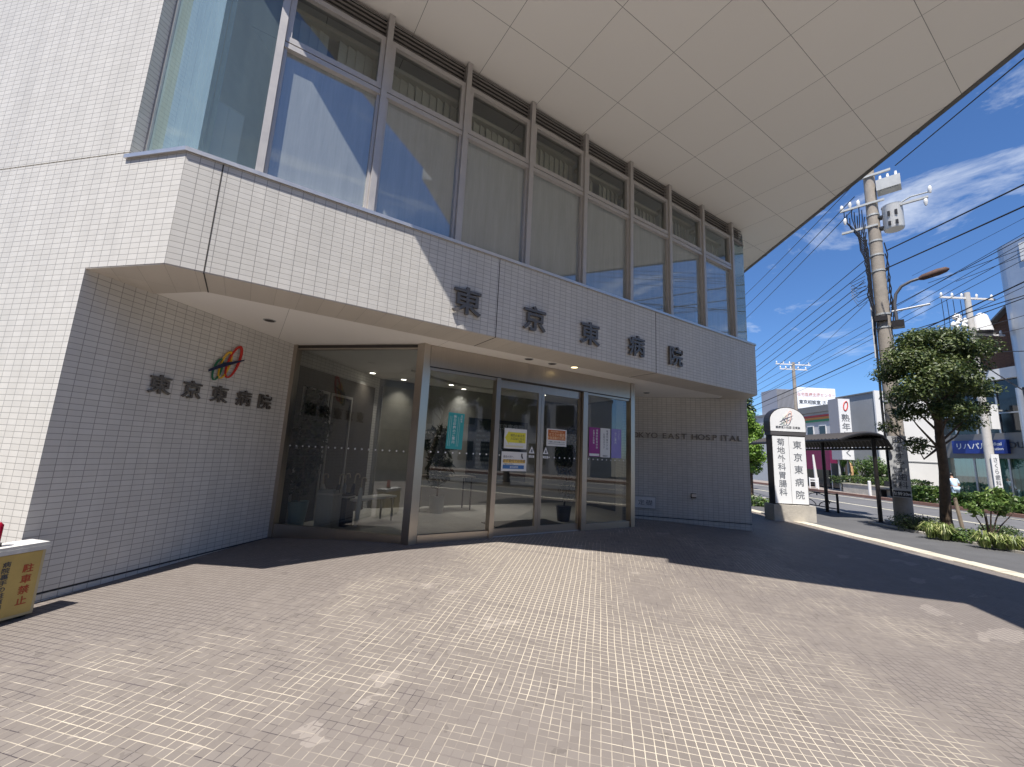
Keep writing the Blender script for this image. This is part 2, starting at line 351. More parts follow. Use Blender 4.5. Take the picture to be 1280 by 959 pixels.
M['lobby_dark'] = mat('lobby dark wall', (.075, .065, .055), .45, noise=.1)
M['lobby_floor'] = tile_mat('lobby floor', (.68, .66, .62), (.72, .70, .66), (.45, .43, .40), w=.45, h=.45, gap=.004, rough=.22)
M['steel'] = brush_mat('brushed stainless steel', (.56, .50, .435))
M['alu'] = mat('bronze grey aluminium', (.50, .475, .455), .42, .3, noise=.05, nscale=12)
M['alu_light'] = mat('pale aluminium', (.62, .60, .58), .35, .7, noise=.04, nscale=10)
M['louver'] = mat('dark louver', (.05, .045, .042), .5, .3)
M['glass'] = glass_mat('clear door glass', (.88, .91, .89), extra=.07)
M['glass_up'] = glass_mat('upper clear glass', (.84, .88, .84), extra=.04)
M['glass_corner'] = glass_mat('green tinted corner glass', (.74, .90, .87), .32, (.58, .78, .76), extra=.08)
M['glass_corner2'] = glass_mat('pale corner glass', (.86, .95, .93), .12, (.62, .80, .78), extra=.02)
M['glass_film'] = glass_mat('dusty film glass', (.30, .33, .29), .8, (.33, .36, .345), extra=.11, refl=2.0)
M['blind'] = mat('cream vertical blind', (.74, .70, .60), .8, noise=.06)
M['room'] = mat('upper room plaster', (.35, .33, .30), .8, noise=.04)
M['gutter2'] = mat('louver slat metal', (.26,.24,.225), .45, .3)
M['gutter'] = mat('dark gutter metal', (.13, .125, .12), .45, .4, noise=.1)
M['fasciawhite'] = mat('canopy edge paint', (.62, .60, .56), .5, noise=.05)
M['letter'] = mat('dark bronze letters', (.15, .135, .12), .4, .4, noise=.08, nscale=20)
M['letter_steel'] = mat('steel letters', (.24, .225, .205), .35, .5)
M['concrete'] = mat('weathered concrete', (.42, .39, .34), .85, noise=.22, nscale=3, bump=.3)
M['pole_concrete'] = mat('pole concrete', (.30, .265, .225), .85, noise=.18, nscale=4, bump=.25)
M['asphalt'] = mat('road asphalt', (.115, .115, .12), .88, noise=.16, nscale=1.2, bump=.5)
M['walk'] = mat('pavement asphalt', (.085, .085, .088), .9, noise=.14, nscale=1.6, bump=.5)
M['kerb'] = mat('pale kerb concrete', (.50, .46, .37), .85, noise=.15, nscale=4, bump=.3)
M['brickkerb'] = mat('rust red kerb', (.22, .12, .09), .85, noise=.2, nscale=4)
M['line'] = mat('road paint', (.62, .58, .44), .7, noise=.15, nscale=5)
M['earth'] = mat('dry ground', (.16, .15, .12), .95, noise=.2, nscale=.4)
M['soil'] = mat('planter soil', (.07, .05, .035), .95, noise=.3, nscale=8, bump=.6)
M['white'] = mat('white sign face', (.78, .79, .80), .35, noise=.03, nscale=3)
M['whitep'] = mat('white paint', (.72, .71, .69), .5, noise=.06, nscale=3)
M['dark'] = mat('dark bronze metal', (.035, .031, .03), .4, .4, noise=.1)
M['black'] = mat('black metal', (.018, .018, .02), .42, .3)
M['ink'] = mat('dark grey lettering', (.06, .065, .075), .5)
M['ink_grey'] = mat('mid grey lettering', (.16, .17, .19), .5)
M['red'] = mat('emblem red', (.55, .03, .02), .4); M['yellow'] = mat('emblem yellow', (.72, .42, .03), .4); M['green'] = mat('emblem green', (.02, .16, .08), .4); M['navy'] = mat('emblem navy', (.015, .02, .06), .4)
M['bark'] = mat('tree bark', (.085, .06, .042), .9, noise=.35, nscale=9, bump=.8)
M['leaf'] = leaf_mat('glossy dark leaves', (.024, .044, .012), (.065, .10, .024), (.17, .20, .065))
M['leaf_light'] = leaf_mat('bright green leaves', (.07, .15, .015), (.14, .26, .03), (.25, .38, .06))
M['leaf_mid'] = leaf_mat('mid green leaves', (.03, .075, .015), (.075, .14, .03), (.15, .22, .05))
M['leaf_sap'] = leaf_mat('fresh sapling leaves', (.05, .10, .02), (.11, .19, .04), (.22, .30, .08))
M['leaf_hedge'] = leaf_mat('hedge leaves', (.02, .045, .012), (.05, .09, .02), (.12, .17, .04))
M['leaf_dark'] = leaf_mat('dark indoor leaves', (.008, .016, .008), (.018, .032, .012), (.04, .06, .02))
M['blade'] = leaf_mat('pale striped blades', (.10, .16, .035), (.26, .32, .09), (.50, .50, .24))
M['porcelain'] = mat('insulator porcelain', (.70, .70, .68), .2)
M['grey'] = mat('grey painted steel', (.42, .43, .42), .45, .2, noise=.08)
M['cable'] = mat('cable sheath', (.012, .012, .014), .5)
# ------------------------------------------------------------------ setting: ground, pavement, road
DOORA, DOORB = V(2.6, .98, 0), V(6.6, .98, 0)
def zg(p):
    t = max(0, min(1, (p.x - DOORA.x) / 4.0)); q = DOORA.lerp(DOORB, t); d = math.hypot(p.x - q.x, p.y - q.y)
    return -.1 + .2 * math.exp(-(d/2.4)**2)
b = MB()
st = .25; s0, s1, n0, n1 = -16, 16, -16., 10.03
ns = int((s1-s0)/st); nn_ = int(round((n1-n0)/st))
for i in range(ns+1):
    for j in range(nn_+1):
        p = SN(s0 + i*st, n0 + (n1-n0)*j/nn_); p.z = zg(p); b.v.append(p)
for i in range(ns):
    for j in range(nn_):
        a = i*(nn_+1)+j; b.f.append((a, a+nn_+1, a+nn_+2, a+1)); b.m.append(0)
b.f = [tuple(reversed(q)) for q in b.f]
pv = tag(b.build('plaza_paving', M['paving'], smooth=True), kind='structure')
if pv.data.polygons[0].normal.z < 0: pv.data.flip_normals()
def strip(name, n0, n1, s0, s1, z0, z1, m): 
    bb = MB(); bb.prism([SN(s0, n0), SN(s1, n0), SN(s1, n1), SN(s0, n1)], z0, z1); return tag(bb.build(name, m), kind='structure')
bb = MB()
for k in range(53): bb.prism([SN(-16+k*.605, 10.03), SN(-16+k*.605+.599, 10.03), SN(-16+k*.605+.599, 10.34), SN(-16+k*.605, 10.34)], -.4, -.088 + .003*((k*7) % 3 - 1))
tag(bb.build('plaza_kerb', M['kerb']), kind='structure')
strip('sidewalk', 10.34, 13.42, -60, 120, -.4, -.1, M['walk'])
strip('near_kerb', 13.42, 13.58, -60, 120, -.45, -.085, M['kerb'])
strip('road', 13.58, 22.5, -60, 120, -.5, -.25, M['asphalt'])
strip('centre_line', 17.93, 18.08, -60, 120, -.249, -.245, M['line'])
strip('edge_line', 14.25, 14.37, -60, 120, -.249, -.245, M['line'])
strip('far_edge_line', 21.5, 21.62, -60, 120, -.249, -.245, M['line'])
strip('far_kerb', 22.5, 22.68, -60, 120, -.5, -.11, M['brickkerb'])
strip('far_sidewalk', 22.68, 25.5, -60, 120, -.5, -.13, mat('far pavement', (.23, .2, .18), .9, noise=.12, nscale=2))
bb = MB(); bb.prism([V(-900,-900,0), V(900,-900,0), V(900,900,0), V(-900,900,0)], -1, -.42); tag(bb.build('ground', M['earth']), kind='structure')
# ------------------------------------------------------------------ the hospital building
hb = thing('hospital_building', (0, 0, 0), 'white tiled hospital with glazed first floor under a huge pale cantilevered canopy', 'hospital')
C0 = V(0, 0, 0); A0 = -TL*.64; E1 = -TL*.84; J = V(1.197, 2.386, 0); FE = V(9.214, 0, 0); W2E = FE + TW*.63; W2S = V(7.83, 2.27, 0)
W2E = V(9.66, .446, 0)
FAR = -TL*11
def wall(nm, pts, z0, z1, m=M['tile'], lab=None):
    o = MB().prism(pts, z0, z1).build(nm, m, hb)
    if lab: o['label'] = lab
    return o
wall('outer_wall', [E1, FAR, FAR+TW*.4, E1+TW*.4], .012, 3.724)
wall('wall_joint', [E1+TL*-.012+TW*.012, FAR+TW*.012, FAR+TW*.4, E1+TW*.4+TL*-.012], -.006, .012, M['joint'])
wall('plinth', [E1, FAR, FAR+TW*.4, E1+TW*.4], -.4, -.006)
wall('outer_wall', [A0, FAR, FAR+TW*.4, A0+TW*.4], 3.736, 9.5)
wall('outer_wall', [A0, E1, E1+TW*.4, A0+TW*.4], 3.66, 3.724)
wall('wall_joint', [A0+TW*.012-TL*.0, FAR+TW*.012, FAR+TW*.38, A0+TW*.38], 3.724, 3.736, M['joint'])
dW = V(-TW.y, TW.x, 0)
LOB = V(2.86, 4.05, 0)
wall('porch_wall', [E1+TW*.4, LOB, LOB+dW*.25, E1+TW*.4+dW*.25], .012, 2.85)
wall('wall_joint', [E1+TW*.4+dW*.012, LOB+dW*.012, LOB+dW*.25, E1+TW*.4+dW*.25], -.006, .012, M['joint'])
wall('plinth', [E1+TW*.4, LOB, LOB+dW*.25, E1+TW*.4+dW*.25], -.4, -.006)
dL = V(-TL.y, TL.x, 0)    # away from camera for the right porch wall (direction W2S -> W2E)
wall('porch_wall', [W2S, W2E, W2E+dL*.25, W2S+dL*.25], .082, 2.85)
wall('wall_joint', [W2S+dL*.01, W2E+dL*.01, W2E+dL*.25, W2S+dL*.25], .064, .082, M['joint'])
wall('plinth', [W2S, W2E, W2E+dL*.25, W2S+dL*.25], -.4, .064)
wall('side_wall', [W2E+dL*.25, W2E+dL*9, W2E+dL*9-dL.yx.to_3d()*0+TL*-.25, W2E+dL*.25-TL*.25], -.4, 2.643)
# fascia band (ring 0.56 m deep) and its beige underside
ring = [E1, C0, FE, FE+TW*1.6, V(8.98,.56,0)+TW*1.2, V(8.98,.56,0), V(.232,.56,0), E1+TW*.56]
wall('fascia', ring, 2.652, 3.66)
def inset(o): return [E1+TW*.003, C0+V(.003,.003,0), FE+V(-.003,.003,0), FE+TW*1.6+V(-.003,.003,0), V(8.98,.56,0)+TW*1.2, V(8.98,.56,0), V(.232,.56,0), E1+TW*.56]
wall('fascia_soffit', inset(0), 2.643, 2.6515, M['tile_band'])
for x in (.26, 3.12, 6.11):
    bj = MB(); bj.box(x-.005, x+.005, -.0015, .02, 2.6405, 3.655).box(x-.005, x+.005, .018, .555, 2.6408, 2.646)
    bj.build('expansion_joint', M['joint'], hb)
ceil_pts = [E1+TW*.56, V(.232,.56,0), V(8.98,.56,0), V(8.98,.56,0)+TW*.3, W2S+dL*.1, W2S+V(.3,.5,0), V(8.1,4.15,0), LOB+V(-.1,.1,0), J+dW*.1, E1+TW*.56+dW*.1]
wall('porch_ceiling', ceil_pts, 2.6505, 2.9, M['ceil'])
# sill cap
def offs(d): # polyline parallel to the facade, d outwards
    k = d*math.tan(R(22.5))
    return [A0-TL*.02-TW*d, V(-k*1.0, -d, 0) if 0 else V(0,0,0)-V(d*math.tan(R(22.5)), d, 0), FE+V(d*math.tan(R(22.5)), -d, 0), FE+TW*1.5+TL*d]
out, inn = offs(.022), offs(-.13)
bb = MB()
for i in range(3): bb.prism([out[i], out[i+1], inn[i+1], inn[i]], 3.6615, 3.698)
bb.build('window_sill', M['alu_light'], hb)
# windows of the upper floor
Z0, ZT0, ZT1, ZL0, ZL1 = 3.706, 5.14, 5.27, 5.90, 6.19
MX = [.52 + 1.0125*i for i in range(9)]
for x in MX: MB().box(x-.032, x+.032, .035, .17, Z0, ZL1).build('mullion', M['alu'], hb)
for i in range(8):
    x0, x1 = MX[i]+.034, MX[i+1]-.034
    w = MB()
    w.box(x0, x1, .07, .16, Z0, Z0+.045); w.box(x0, x0+.03, .075, .16, Z0+.045, ZT0); w.box(x1-.03, x1, .075, .16, Z0+.045, ZT0)
    w.box(x0, x1, .06, .16, ZT0, ZT0+.055); w.box(x0, x1, .06, .16, ZT0+.068, ZT1); w.box(x0, x1, .08, .16, ZT0+.055, ZT0+.068)
    w.box(x0, x0+.05, .065, .16, ZT1, ZL0-.07); w.box(x1-.05, x1, .065, .16, ZT1, ZL0-.07); w.box(x0, x1, .065, .16, ZL0-.07, ZL0-.01)
    w.box(x0, x1, .08, .16, ZL0-.01, ZL0)
    wo_ = w.build('window', M['alu'], hb)
    MB().quad(V(x0+.03,.115,Z0+.045), V(x1-.03,.115,Z0+.045), V(x1-.03,.115,ZT0), V(x0+.03,.115,ZT0)).build('pane', M['glass_film'], wo_)
    MB().quad(V(x0+.05,.115,ZT1), V(x1-.05,.115,ZT1), V(x1-.05,.115,ZL0-.07), V(x0+.05,.115,ZL0-.07)).build('transom_pane', M['glass_up'], wo_)
    q = MB()
    for k in range(5): q.obox(V((x0+x1)/2, .10, ZL0+.03+.058*k), V((x1-x0)/2,0,0), V(0,.008,-.003), V(0,.001,.0035))
    build_each(q, 'louver', M['gutter2'], wo_)
    q = MB(); q.box(x0, x1, .15, .165, ZL0, ZL1); q.build('louver_back', M['louver'], wo_)
    q = MB(); xx = x0
    drop = (.10, .16, .22)[i % 3]
    while xx < x1 - .04:
        a = R(random.uniform(12, 30)); q.obox(V(xx+.055, .33, (Z0+ZL0-drop)/2), V(.05*math.cos(a), .05*math.sin(a), 0), V(-.0015*math.sin(a), .0015*math.cos(a), 0), V(0, 0, (ZL0-drop-Z0)/2-.02)); xx += .095
        if i in (0, 4) and abs(xx-(x0+x1)/2) < .1: xx += .11
    q.box(x0, x1, .27, .37, ZL0-drop, ZL0-drop+.05)
    q.build('vertical_blind', M['blind'], wo_)
# end bay at the right corner and frameless glass corners
bb = MB()
for k in range(5): bb.obox(V(8.87, .10, ZL0+.03+.058*k), V(.19,0,0), V(0,.008,-.003), V(0,.001,.0035))
bb.box(8.66, 9.06, .06, .16, ZL0-.06, ZL0)
build_each(bb, 'louver', M['gutter2'], hb)
MB().box(8.66, 9.06, .15, .165, ZL0, ZL1).build('louver_back', M['louver'], hb)
bb = MB(); cR = V(9.164, .12, 0); bb.quad(V(8.655,.12,Z0), V(9.164,.12,Z0), V(9.164,.12,ZL0-.06), V(8.655,.12,ZL0-.06))
bb.quad(cR+V(0,0,Z0), cR+TW*1.6+V(0,0,Z0), cR+TW*1.6+V(0,0,ZL1), cR+V(0,0,ZL1)); bb.build('corner_pane', M['glass_corner'], hb)
bb = MB(); cL = V(.05, .12, 0); eL = cL - TL*.60
bb.quad(eL+V(0,0,Z0), cL+V(0,0,Z0), cL+V(0,0,6.19), eL+V(0,0,6.19)); bb.build('corner_pane', M['glass_corner'], hb)
MB().quad(cL+V(0,0,Z0), V(.488,.12,Z0), V(.488,.12,6.19), cL+V(0,0,6.19)).build('corner_pane', M['glass_corner2'], hb)
bb = MB(); bb.wbox(cL, -TL, .565, .60, -.02, .02, Z0, 6.19); bb.build('corner_frame', M['alu_light'], hb)
# room behind the upper windows
wall('upper_floor', [A0+TW*.42, V(.3,.58,0), V(8.9,.58,0), V(11,5,0), V(2,5,0)], 3.5, 3.655, M['room'])
wall('room_wall', [V(1.0,2.2,0), V(10.6,2.2,0), V(10.6,2.4,0), V(1.0,2.4,0)], 3.66, 6.19, M['room'])
wall('room_wall', [V(-.1,.83,0), V(-.2,.93,0), V(.9,2.3,0), V(1.0,2.2,0)], 3.66, 6.19, M['blind'])
# canopy
cp = [(-.44,.44), (0,0), (.217,-.146), (.61,-.435), (1.2,-.905), (3.06,-2.33), (2.88,-2.42), (4.97,-4.63), (3.7,-5.72), (5.6,-6.6), (6.75,-5.2), (7.637,-3.898), (11.02,1.088), (13.5,4.75), (12,9), (3,9), (-.15,.76)]
MB().prism([V(*q,0) for q in cp], 6.2, 6.62).build('canopy', M['soffit'], hb)
bb = MB(); gd = (V(11.02,1.088,0)-V(7.637,-3.898,0)).normalized(); gn = V(gd.y, -gd.x, 0); g0 = V(6.75,-5.2,0); g1 = V(13.5,4.75,0); LNG = (g1-g0).length
bb.prism([g0+gn*.004, g1+gn*.004, g1+gn*.075, g0+gn*.075], 6.19, 6.40)
for k in range(7): bb.prism([g0+gd*(1.0+k*1.9), g0+gd*(1.04+k*1.9), g0+gd*(1.04+k*1.9)+gn*.08, g0+gd*(1.0+k*1.9)+gn*.08], 6.185, 6.41)
bb.build('gutter', M['gutter'], hb)
wall('upper_storey', [V(.6,1.2,0), V(10.4,.9,0), V(12.5,5,0), V(4,8.5,0)], 6.63, 10.5)
# porch downlights
def downlight(p, lit, parent):
    q = MB(); q.tube([p+V(0,0,.002), p+V(0,0,-.006)], .066, 20); o = q.build('downlight', M['grey'], parent)
    q = MB(); q.tube([p+V(0,0,-.0063), p+V(0,0,-.009)], .052, 18); q.build('lamp_lens', M['lamp_on'] if lit else M['louver'], o)
M['lamp_on'] = emis('lit warm lamp', (1, .80, .42), 1.6); M['lamp_white'] = emis('lit lobby lamp', (1, .93, .8), 3)
for p, l in (((.80,1.22),0), ((4.10,.68),0), ((4.54,.682),0), ((4.94,.63),1), ((7.685,1.47),0)): downlight(V(*p, 2.6505), l, hb)
# lobby shell
wall('lobby_floor', [J-dW*.02, V(2.606,.977,0), V(6.63,.977,0), W2S-V(.05,.05,0), V(8.0,4.1,0), LOB], -.3, .11, M['lobby_floor'])
wall('lobby_ceiling', [J+V(.12,-.02,0), V(2.62,1.03,0), V(6.6,1.03,0), V(7.8,2.2,0), V(8.0,4.1,0), LOB], 2.60, 2.649, M['lobby_ceiling'])
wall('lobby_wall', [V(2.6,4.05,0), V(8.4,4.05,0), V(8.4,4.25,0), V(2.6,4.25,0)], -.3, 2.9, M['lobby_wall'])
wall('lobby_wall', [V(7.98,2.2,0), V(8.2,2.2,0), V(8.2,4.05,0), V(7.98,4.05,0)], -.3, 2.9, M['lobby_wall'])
wall('porch_wall', [V(6.685,1.0,0), W2S+V(0,-.02,0), W2S+V(-.06,.12,0), V(6.6,1.13,0)], -.3, 2.9)
jw = J + TW*.06
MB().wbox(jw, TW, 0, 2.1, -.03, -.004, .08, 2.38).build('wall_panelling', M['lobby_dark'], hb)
dr = MB()
for u0, u1 in ((.15, .75), (.80, 1.38)): dr.wbox(jw, TW, u0, u0+.03, -.05, -.031, .08, 2.05).wbox(jw, TW, u1-.03, u1, -.05, -.031, .08, 2.05).wbox(jw, TW, u0, u1, -.05, -.031, 2.05, 2.09)
dr.build('inner_door', M['alu'], hb)
bb = MB(); bb.box(2.92, 3.9, 3.97, 4.045, .08, 2.45); bb.build('curtain', mat('beige lobby curtain', (.24, .23, .20), .8, noise=.1), hb)
bb = MB(); pts = []
for k in range(13):
    a = k/12; pts.append(V(3.0+3.4*a, 2.6+.9*math.sin(a*3.0)-.25*a, 2.58))
bb.tube(pts, .022, 6); bb.build('ceiling_cove', M['alu_light'], hb)
for p in ((3.24,3.75),(4.19,3.58),(4.66,3.48),(4.64,3.9),(2.57,3.5),(5.4,2.4),(6.3,3.2)):
    pp = V(*p, 2.60); q = MB(); q.tube([pp, pp+V(0,0,-.006)], .07, 18); o = q.build('downlight', M['alu_light'], hb); q = MB(); q.tube([pp+V(0,0,-.0063), pp+V(0,0,-.01)], .05, 16); q.build('lamp_lens', M['lamp_white'], o)
    lt = bpy.data.lights.new('lobby_lamp', 'AREA'); lt.shape = 'DISK'; lt.size = .10; lt.spread = R(95); lt.energy = 1.25; lt.color = (1, .94, .86); lo = bpy.data.objects.new('lobby_lamp', lt); COL.objects.link(lo); lo.location = pp + V(0,0,-.02); lo.parent = hb
# entrance screen
SX = [2.68, 3.72, 3.79, 4.53, 4.64, 5.42, 5.52, 6.58]; Y0 = .977
sc = MB(); cpt = V(2.606, .977, 0)
sc.prism([cpt+V(math.cos(R(22.5+90*k+45)), math.sin(R(22.5+90*k+45)), 0)*.095 for k in range(4)], .03, 2.649)
sc.build('entrance_post', M['steel'], hb)
MB().prism([cpt+V(math.cos(R(22.5+90*k+45)), math.sin(R(22.5+90*k+45)), 0)*.098 for k in range(4)], .0, .03).build('post_foot', mat('rusty foot', (.10,.05,.03), .8), hb)
MB().box(6.58, 6.68, .92, 1.03, .0, 2.649).build('entrance_post', M['steel'], hb)
MB().box(2.68, 6.58, .93, 1.03, 2.36, 2.645).build('door_header', M['steel'], hb)
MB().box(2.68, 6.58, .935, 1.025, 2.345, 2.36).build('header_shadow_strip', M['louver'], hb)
MB().box(3.72, 3.79, .92, 1.03, .02, 2.345).build('entrance_mullion', M['steel'], hb); MB().box(5.42, 5.52, .92, 1.03, .02, 2.345).build('entrance_mullion', M['steel'], hb)
def dots(nm_parent, p, t, u0, u1, z, step, out=-.004):
    q = MB(); u = u0; d = V(-t.y, t.x, 0)
    while u < u1: q.disc(p + t*u + d*out + V(0,0,z), -d, .0115, 10, .0015); u += step
    q.build('marking_dots', M['white'], nm_parent)
X = V(1,0,0)
def fixed(x0, x1):
    f = MB(); f.box(x0, x1, .94, 1.01, .02, .2); f = f.build('fixed_light', M['steel'], hb); MB().box(x0, x1, .945, 1.005, 2.31, 2.345).build('head_rail', M['steel'], f)
    p = MB().quad(V(x0,Y0,.2), V(x1,Y0,.2), V(x1,Y0,2.31), V(x0,Y0,2.31)).build('pane', M['glass'], f)
    return f
fx = fixed(2.70, 3.72); dots(fx, V(2.70,Y0,0), X, .1, 1.0, 1.236, .105)
fx = fixed(5.52, 6.58); dots(fx, V(5.52,Y0,0), X, .08, 1.0, 1.232, .105)
def leaf_door(x0, x1, wide_l, wide_r):
    f = MB(); yy = 1.0
    f.box(x0, x0+wide_l, yy-.02, yy+.02, .115, 2.34).box(x1-wide_r, x1, yy-.02, yy+.02, .115, 2.34).box(x0+wide_l, x1-wide_r, yy-.02, yy+.02, .115, .21).box(x0+wide_l, x1-wide_r, yy-.02, yy+.02, 2.22, 2.34)
    f = f.build('sliding_door', M['steel'], hb)
    MB().quad(V(x0+wide_l,yy,.2), V(x1-wide_r,yy,.2), V(x1-wide_r,yy,2.22), V(x0+wide_l,yy,2.22)).build('pane', M['glass'], f)
    return f, yy
f, yy = leaf_door(3.80, 4.585, .03, .055); dots(f, V(3.83,yy,0), X, .04, .22, 1.234, .09)
f, yy = leaf_door(4.59, 5.41, .055, .03); dots(f, V(4.645,yy,0), X, .14, .7, 1.232, .105)
gv = (cpt - J); GL = gv.length; gt = gv.normalized()
f = MB(); f.wbox(J, gt, .0, .06, -.05, .05, .0, 2.649).wbox(J, gt, .055, GL-.06, -.035, .035, .002, .19).wbox(J, gt, .055, GL-.06, -.03, .03, 2.58, 2.645)
f = f.build('fixed_light', M['steel'], hb)
gp = lambda u, z: J + gt*u + V(0,0,z)
MB().quad(gp(.06,.19), gp(GL-.06,.19), gp(GL-.06,2.58), gp(.06,2.58)).build('pane', M['glass'], f)
dots(f, J, gt, .12, GL-.08, 1.225, .1)
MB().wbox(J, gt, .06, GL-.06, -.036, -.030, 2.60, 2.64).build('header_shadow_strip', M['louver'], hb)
# ------------------------------------------------------------------ lettering on the walls
def lettering(nm, label, chars, p0, t, z, pitch, size, depth, m, xs=1.1, bold=.016, u0=0, cat='lettering'):
    e = thing(nm, p0+t*u0+V(0,0,z), label, cat)
    for i, ch in enumerate(chars):
        d = V(-t.y, t.x, 0); o = MB(e.location); c = p0 + t*(u0+i*pitch) + V(0,0,z) - d*.012
        o.text(ch, c, t, ZV, size, depth, bold, xs, center=True); o.build('character', m, e)
    return e
lettering('facade_lettering', 'large dark metal characters spread across the tiled fascia above the doors', '東京東病院', C0, X, 2.99, .971, .345, .03, M['letter'], u0=2.70)
lettering('porch_lettering', 'small dark metal characters on the shaded porch wall below the coloured emblem', '東京東病院', E1, TW, 1.775, .331, .20, .02, M['letter'], xs=1.12, u0=.765)
tw = (W2E - W2S).normalized(); WL = (W2E-W2S).length
e = thing('english_lettering', W2S+V(0,0,1.8), 'thin steel capitals spelling an English name on the right porch wall', 'lettering')
u = .095
for ch in 'TOKYO EAST HOSPITAL':
    if ch == ' ': u += .08; continue
    o = MB(e.location); o.text(ch, W2S+tw*(u+.06)+V(0,0,1.81)-dL*.008, tw, ZV, .165, .016, .012, 1.12, center=True); o.build('character', M['letter_steel'], e); u += .085 if ch == 'I' else .134
def emblem(nm, label, org, t, k, mats=None, depth=.018):
    e = thing(nm, org, label, 'emblem'); d = V(-t.y, t.x, 0)
    P = lambda a, b, off=0: org + t*(a*k) + ZV*(b*k) - d*(.014+off)
    def ring(name, ca, cb, ra, rb, rot, w, m, off):
        q = MB(e.location); n = 40; outer = []; inner = []
        for i in range(n):
            th = 2*math.pi*i/n; ww = w*(1+.35*math.cos(th-1.0))
            for L, rr in ((outer, 0), (inner, ww)):
                x = (ra-rr*.8)*math.cos(th); y = (rb-rr)*math.sin(th); L.append((ca+x*math.cos(rot)-y*math.sin(rot), cb+x*math.sin(rot)+y*math.cos(rot)))
        for i in range(n):
            j = (i+1) % n
            q.quad(P(*outer[i], off+depth), P(*outer[j], off+depth), P(*inner[j], off+depth), P(*inner[i], off+depth))
            q.quad(P(*outer[j], off+depth), P(*outer[i], off+depth), P(*outer[i], off), P(*outer[j], off)); q.quad(P(*inner[i], off+depth), P(*inner[j], off+depth), P(*inner[j], off), P(*inner[i], off))
        q.build(name, m, e)
    ms = mats or (M['green'], M['yellow'], M['red'], M['navy'])
    ring('green_ring', -.28, -.22, .13, .34, -.22, .045, ms[0], .0)
    ring('yellow_ring', -.08, -.05, .15, .44, -.26, .05, ms[1], .006)
    ring('red_ring', .17, .10, .19, .54, -.30, .062, ms[2], .012)
    q = MB(e.location); q.poly([P(-.62,-.30,.034+depth-.018), P(-.60,-.36,.034+depth-.018), P(-.1,-.10,.034+depth-.018), P(.5,.20,.034+depth-.018), P(.49,.235,.034+depth-.018), P(-.2,-.02,.034+depth-.018)]); q.build('cross_bar', ms[3], e)
    return e
emblem('ring_emblem', 'three overlapping red, yellow and green rings with a dark bar on the porch wall', E1+TW*1.46+V(0,0,2.14), TW, .40)
# corner stone plaque and small outlet box on the right porch wall
pu = lambda x, y: (plane_w(x, y, W2S, tw) - W2S).dot(tw)
e = thing('cornerstone_plaque', W2S+tw*.32+V(0,0,.36), 'engraved pale stone plaque set low in the right porch wall', 'plaque')
u0, u1 = .262, .72
o = MB(e.location); o.wbox(W2S, tw, u0, u1, -.012, .0, .22, .50); o.build('frame', M['grey'], e)
o = MB(e.location); o.wbox(W2S, tw, u0+.02, u1-.02, -.018, -.0125, .245, .475); o.build('stone', mat('plaque stone', (.66,.66,.66), .4, noise=.1), e)
o = MB(e.location)
for i, ch in enumerate('定礎'): o.text(ch, W2S+tw*(u0+.15+.165*i)+V(0,0,.36)-dL*.0195, tw, ZV, .12, .002, .0, 1.15, center=True)
o.build('inscription', M['ink_grey'], e)
e = thing('outlet_box', W2S+tw*1.47+V(0,0,.57), 'small metal socket cover projecting from the right porch wall', 'socket')
o = MB(e.location); o.wbox(W2S, tw, 1.43, 1.52, -.06, 0, .54, .60); o.build('hood', M['alu_light'], e); o = MB(e.location); o.wbox(W2S, tw, 1.42, 1.53, -.008, -.001, .515, .612); o.build('back_plate', M['dark'], e)
# ------------------------------------------------------------------ posters on the glass
def poster(nm, label, x0, x1, z0, z1, y, base, items, tilt=0, cat='poster'):
    c = V((x0+x1)/2, y, (z0+z1)/2); e = thing(nm, c, label, cat); e.rotation_euler = (0, tilt, 0)
    def P(q): q.o = V(0,0,0); return q
    w, h = x1-x0, z1-z0
    o = MB(); o.obox(V(0,0,0), V(w/2,0,0), V(0,.0015,0), V(0,0,h/2)); o.build('sheet', base, e)
    layer = 0
    for it in items:
        layer += 1; yy = -.002 - .0004*layer
        if it[0] == 'rect':
            _, nm2, m, a0, a1, b0, b1 = it; o = MB(); o.quad(V(a0*w-w/2,yy,b0*h-h/2), V(a1*w-w/2,yy,b0*h-h/2), V(a1*w-w/2,yy,b1*h-h/2), V(a0*w-w/2,yy,b1*h-h/2)); o.build(nm2, m, e)
        elif it[0] == 'poly':
            _, nm2, m, pp = it; o = MB(); o.poly([V(a*w-w/2,yy,b_*h-h/2) for a, b_ in pp]); o.build(nm2, m, e)
        elif it[0] == 'htext':
            _, m, body, a, b_, size = it; o = MB(); o.text(body, V(a*w-w/2,yy,b_*h-h/2), X, ZV, size, 0, .008, 1, center=True); o.build('lettering', m, e)
        elif it[0] == 'vtext':
            _, m, body, a, b_, size = it; o = MB(); o.text(body, V(a*w-w/2,yy,b_*h-h/2), X, ZV, size, 0, .008, 1, vertical=True); o.build('lettering', m, e)
    return e
pm = lambda n, c: mat(n, c, .45, noise=.02)
teal, lime, cream, blue, orange, magenta, violet, paper, amber = pm('teal print', (.04,.36,.37)), pm('yellow print', (.72,.66,.05)), pm('cream print', (.72,.68,.45)), pm('blue print', (.05,.17,.42)), pm('orange print', (.55,.15,.03)), pm('magenta print', (.30,.03,.23)), pm('violet print', (.30,.26,.58)), pm('poster paper', (.74,.74,.72)), pm('amber print', (.80,.52,.12))
M['print_white'] = pm('white print', (.75,.78,.78)); M['print_peach'] = pm('peach print', (.85,.6,.35))
YP = .968
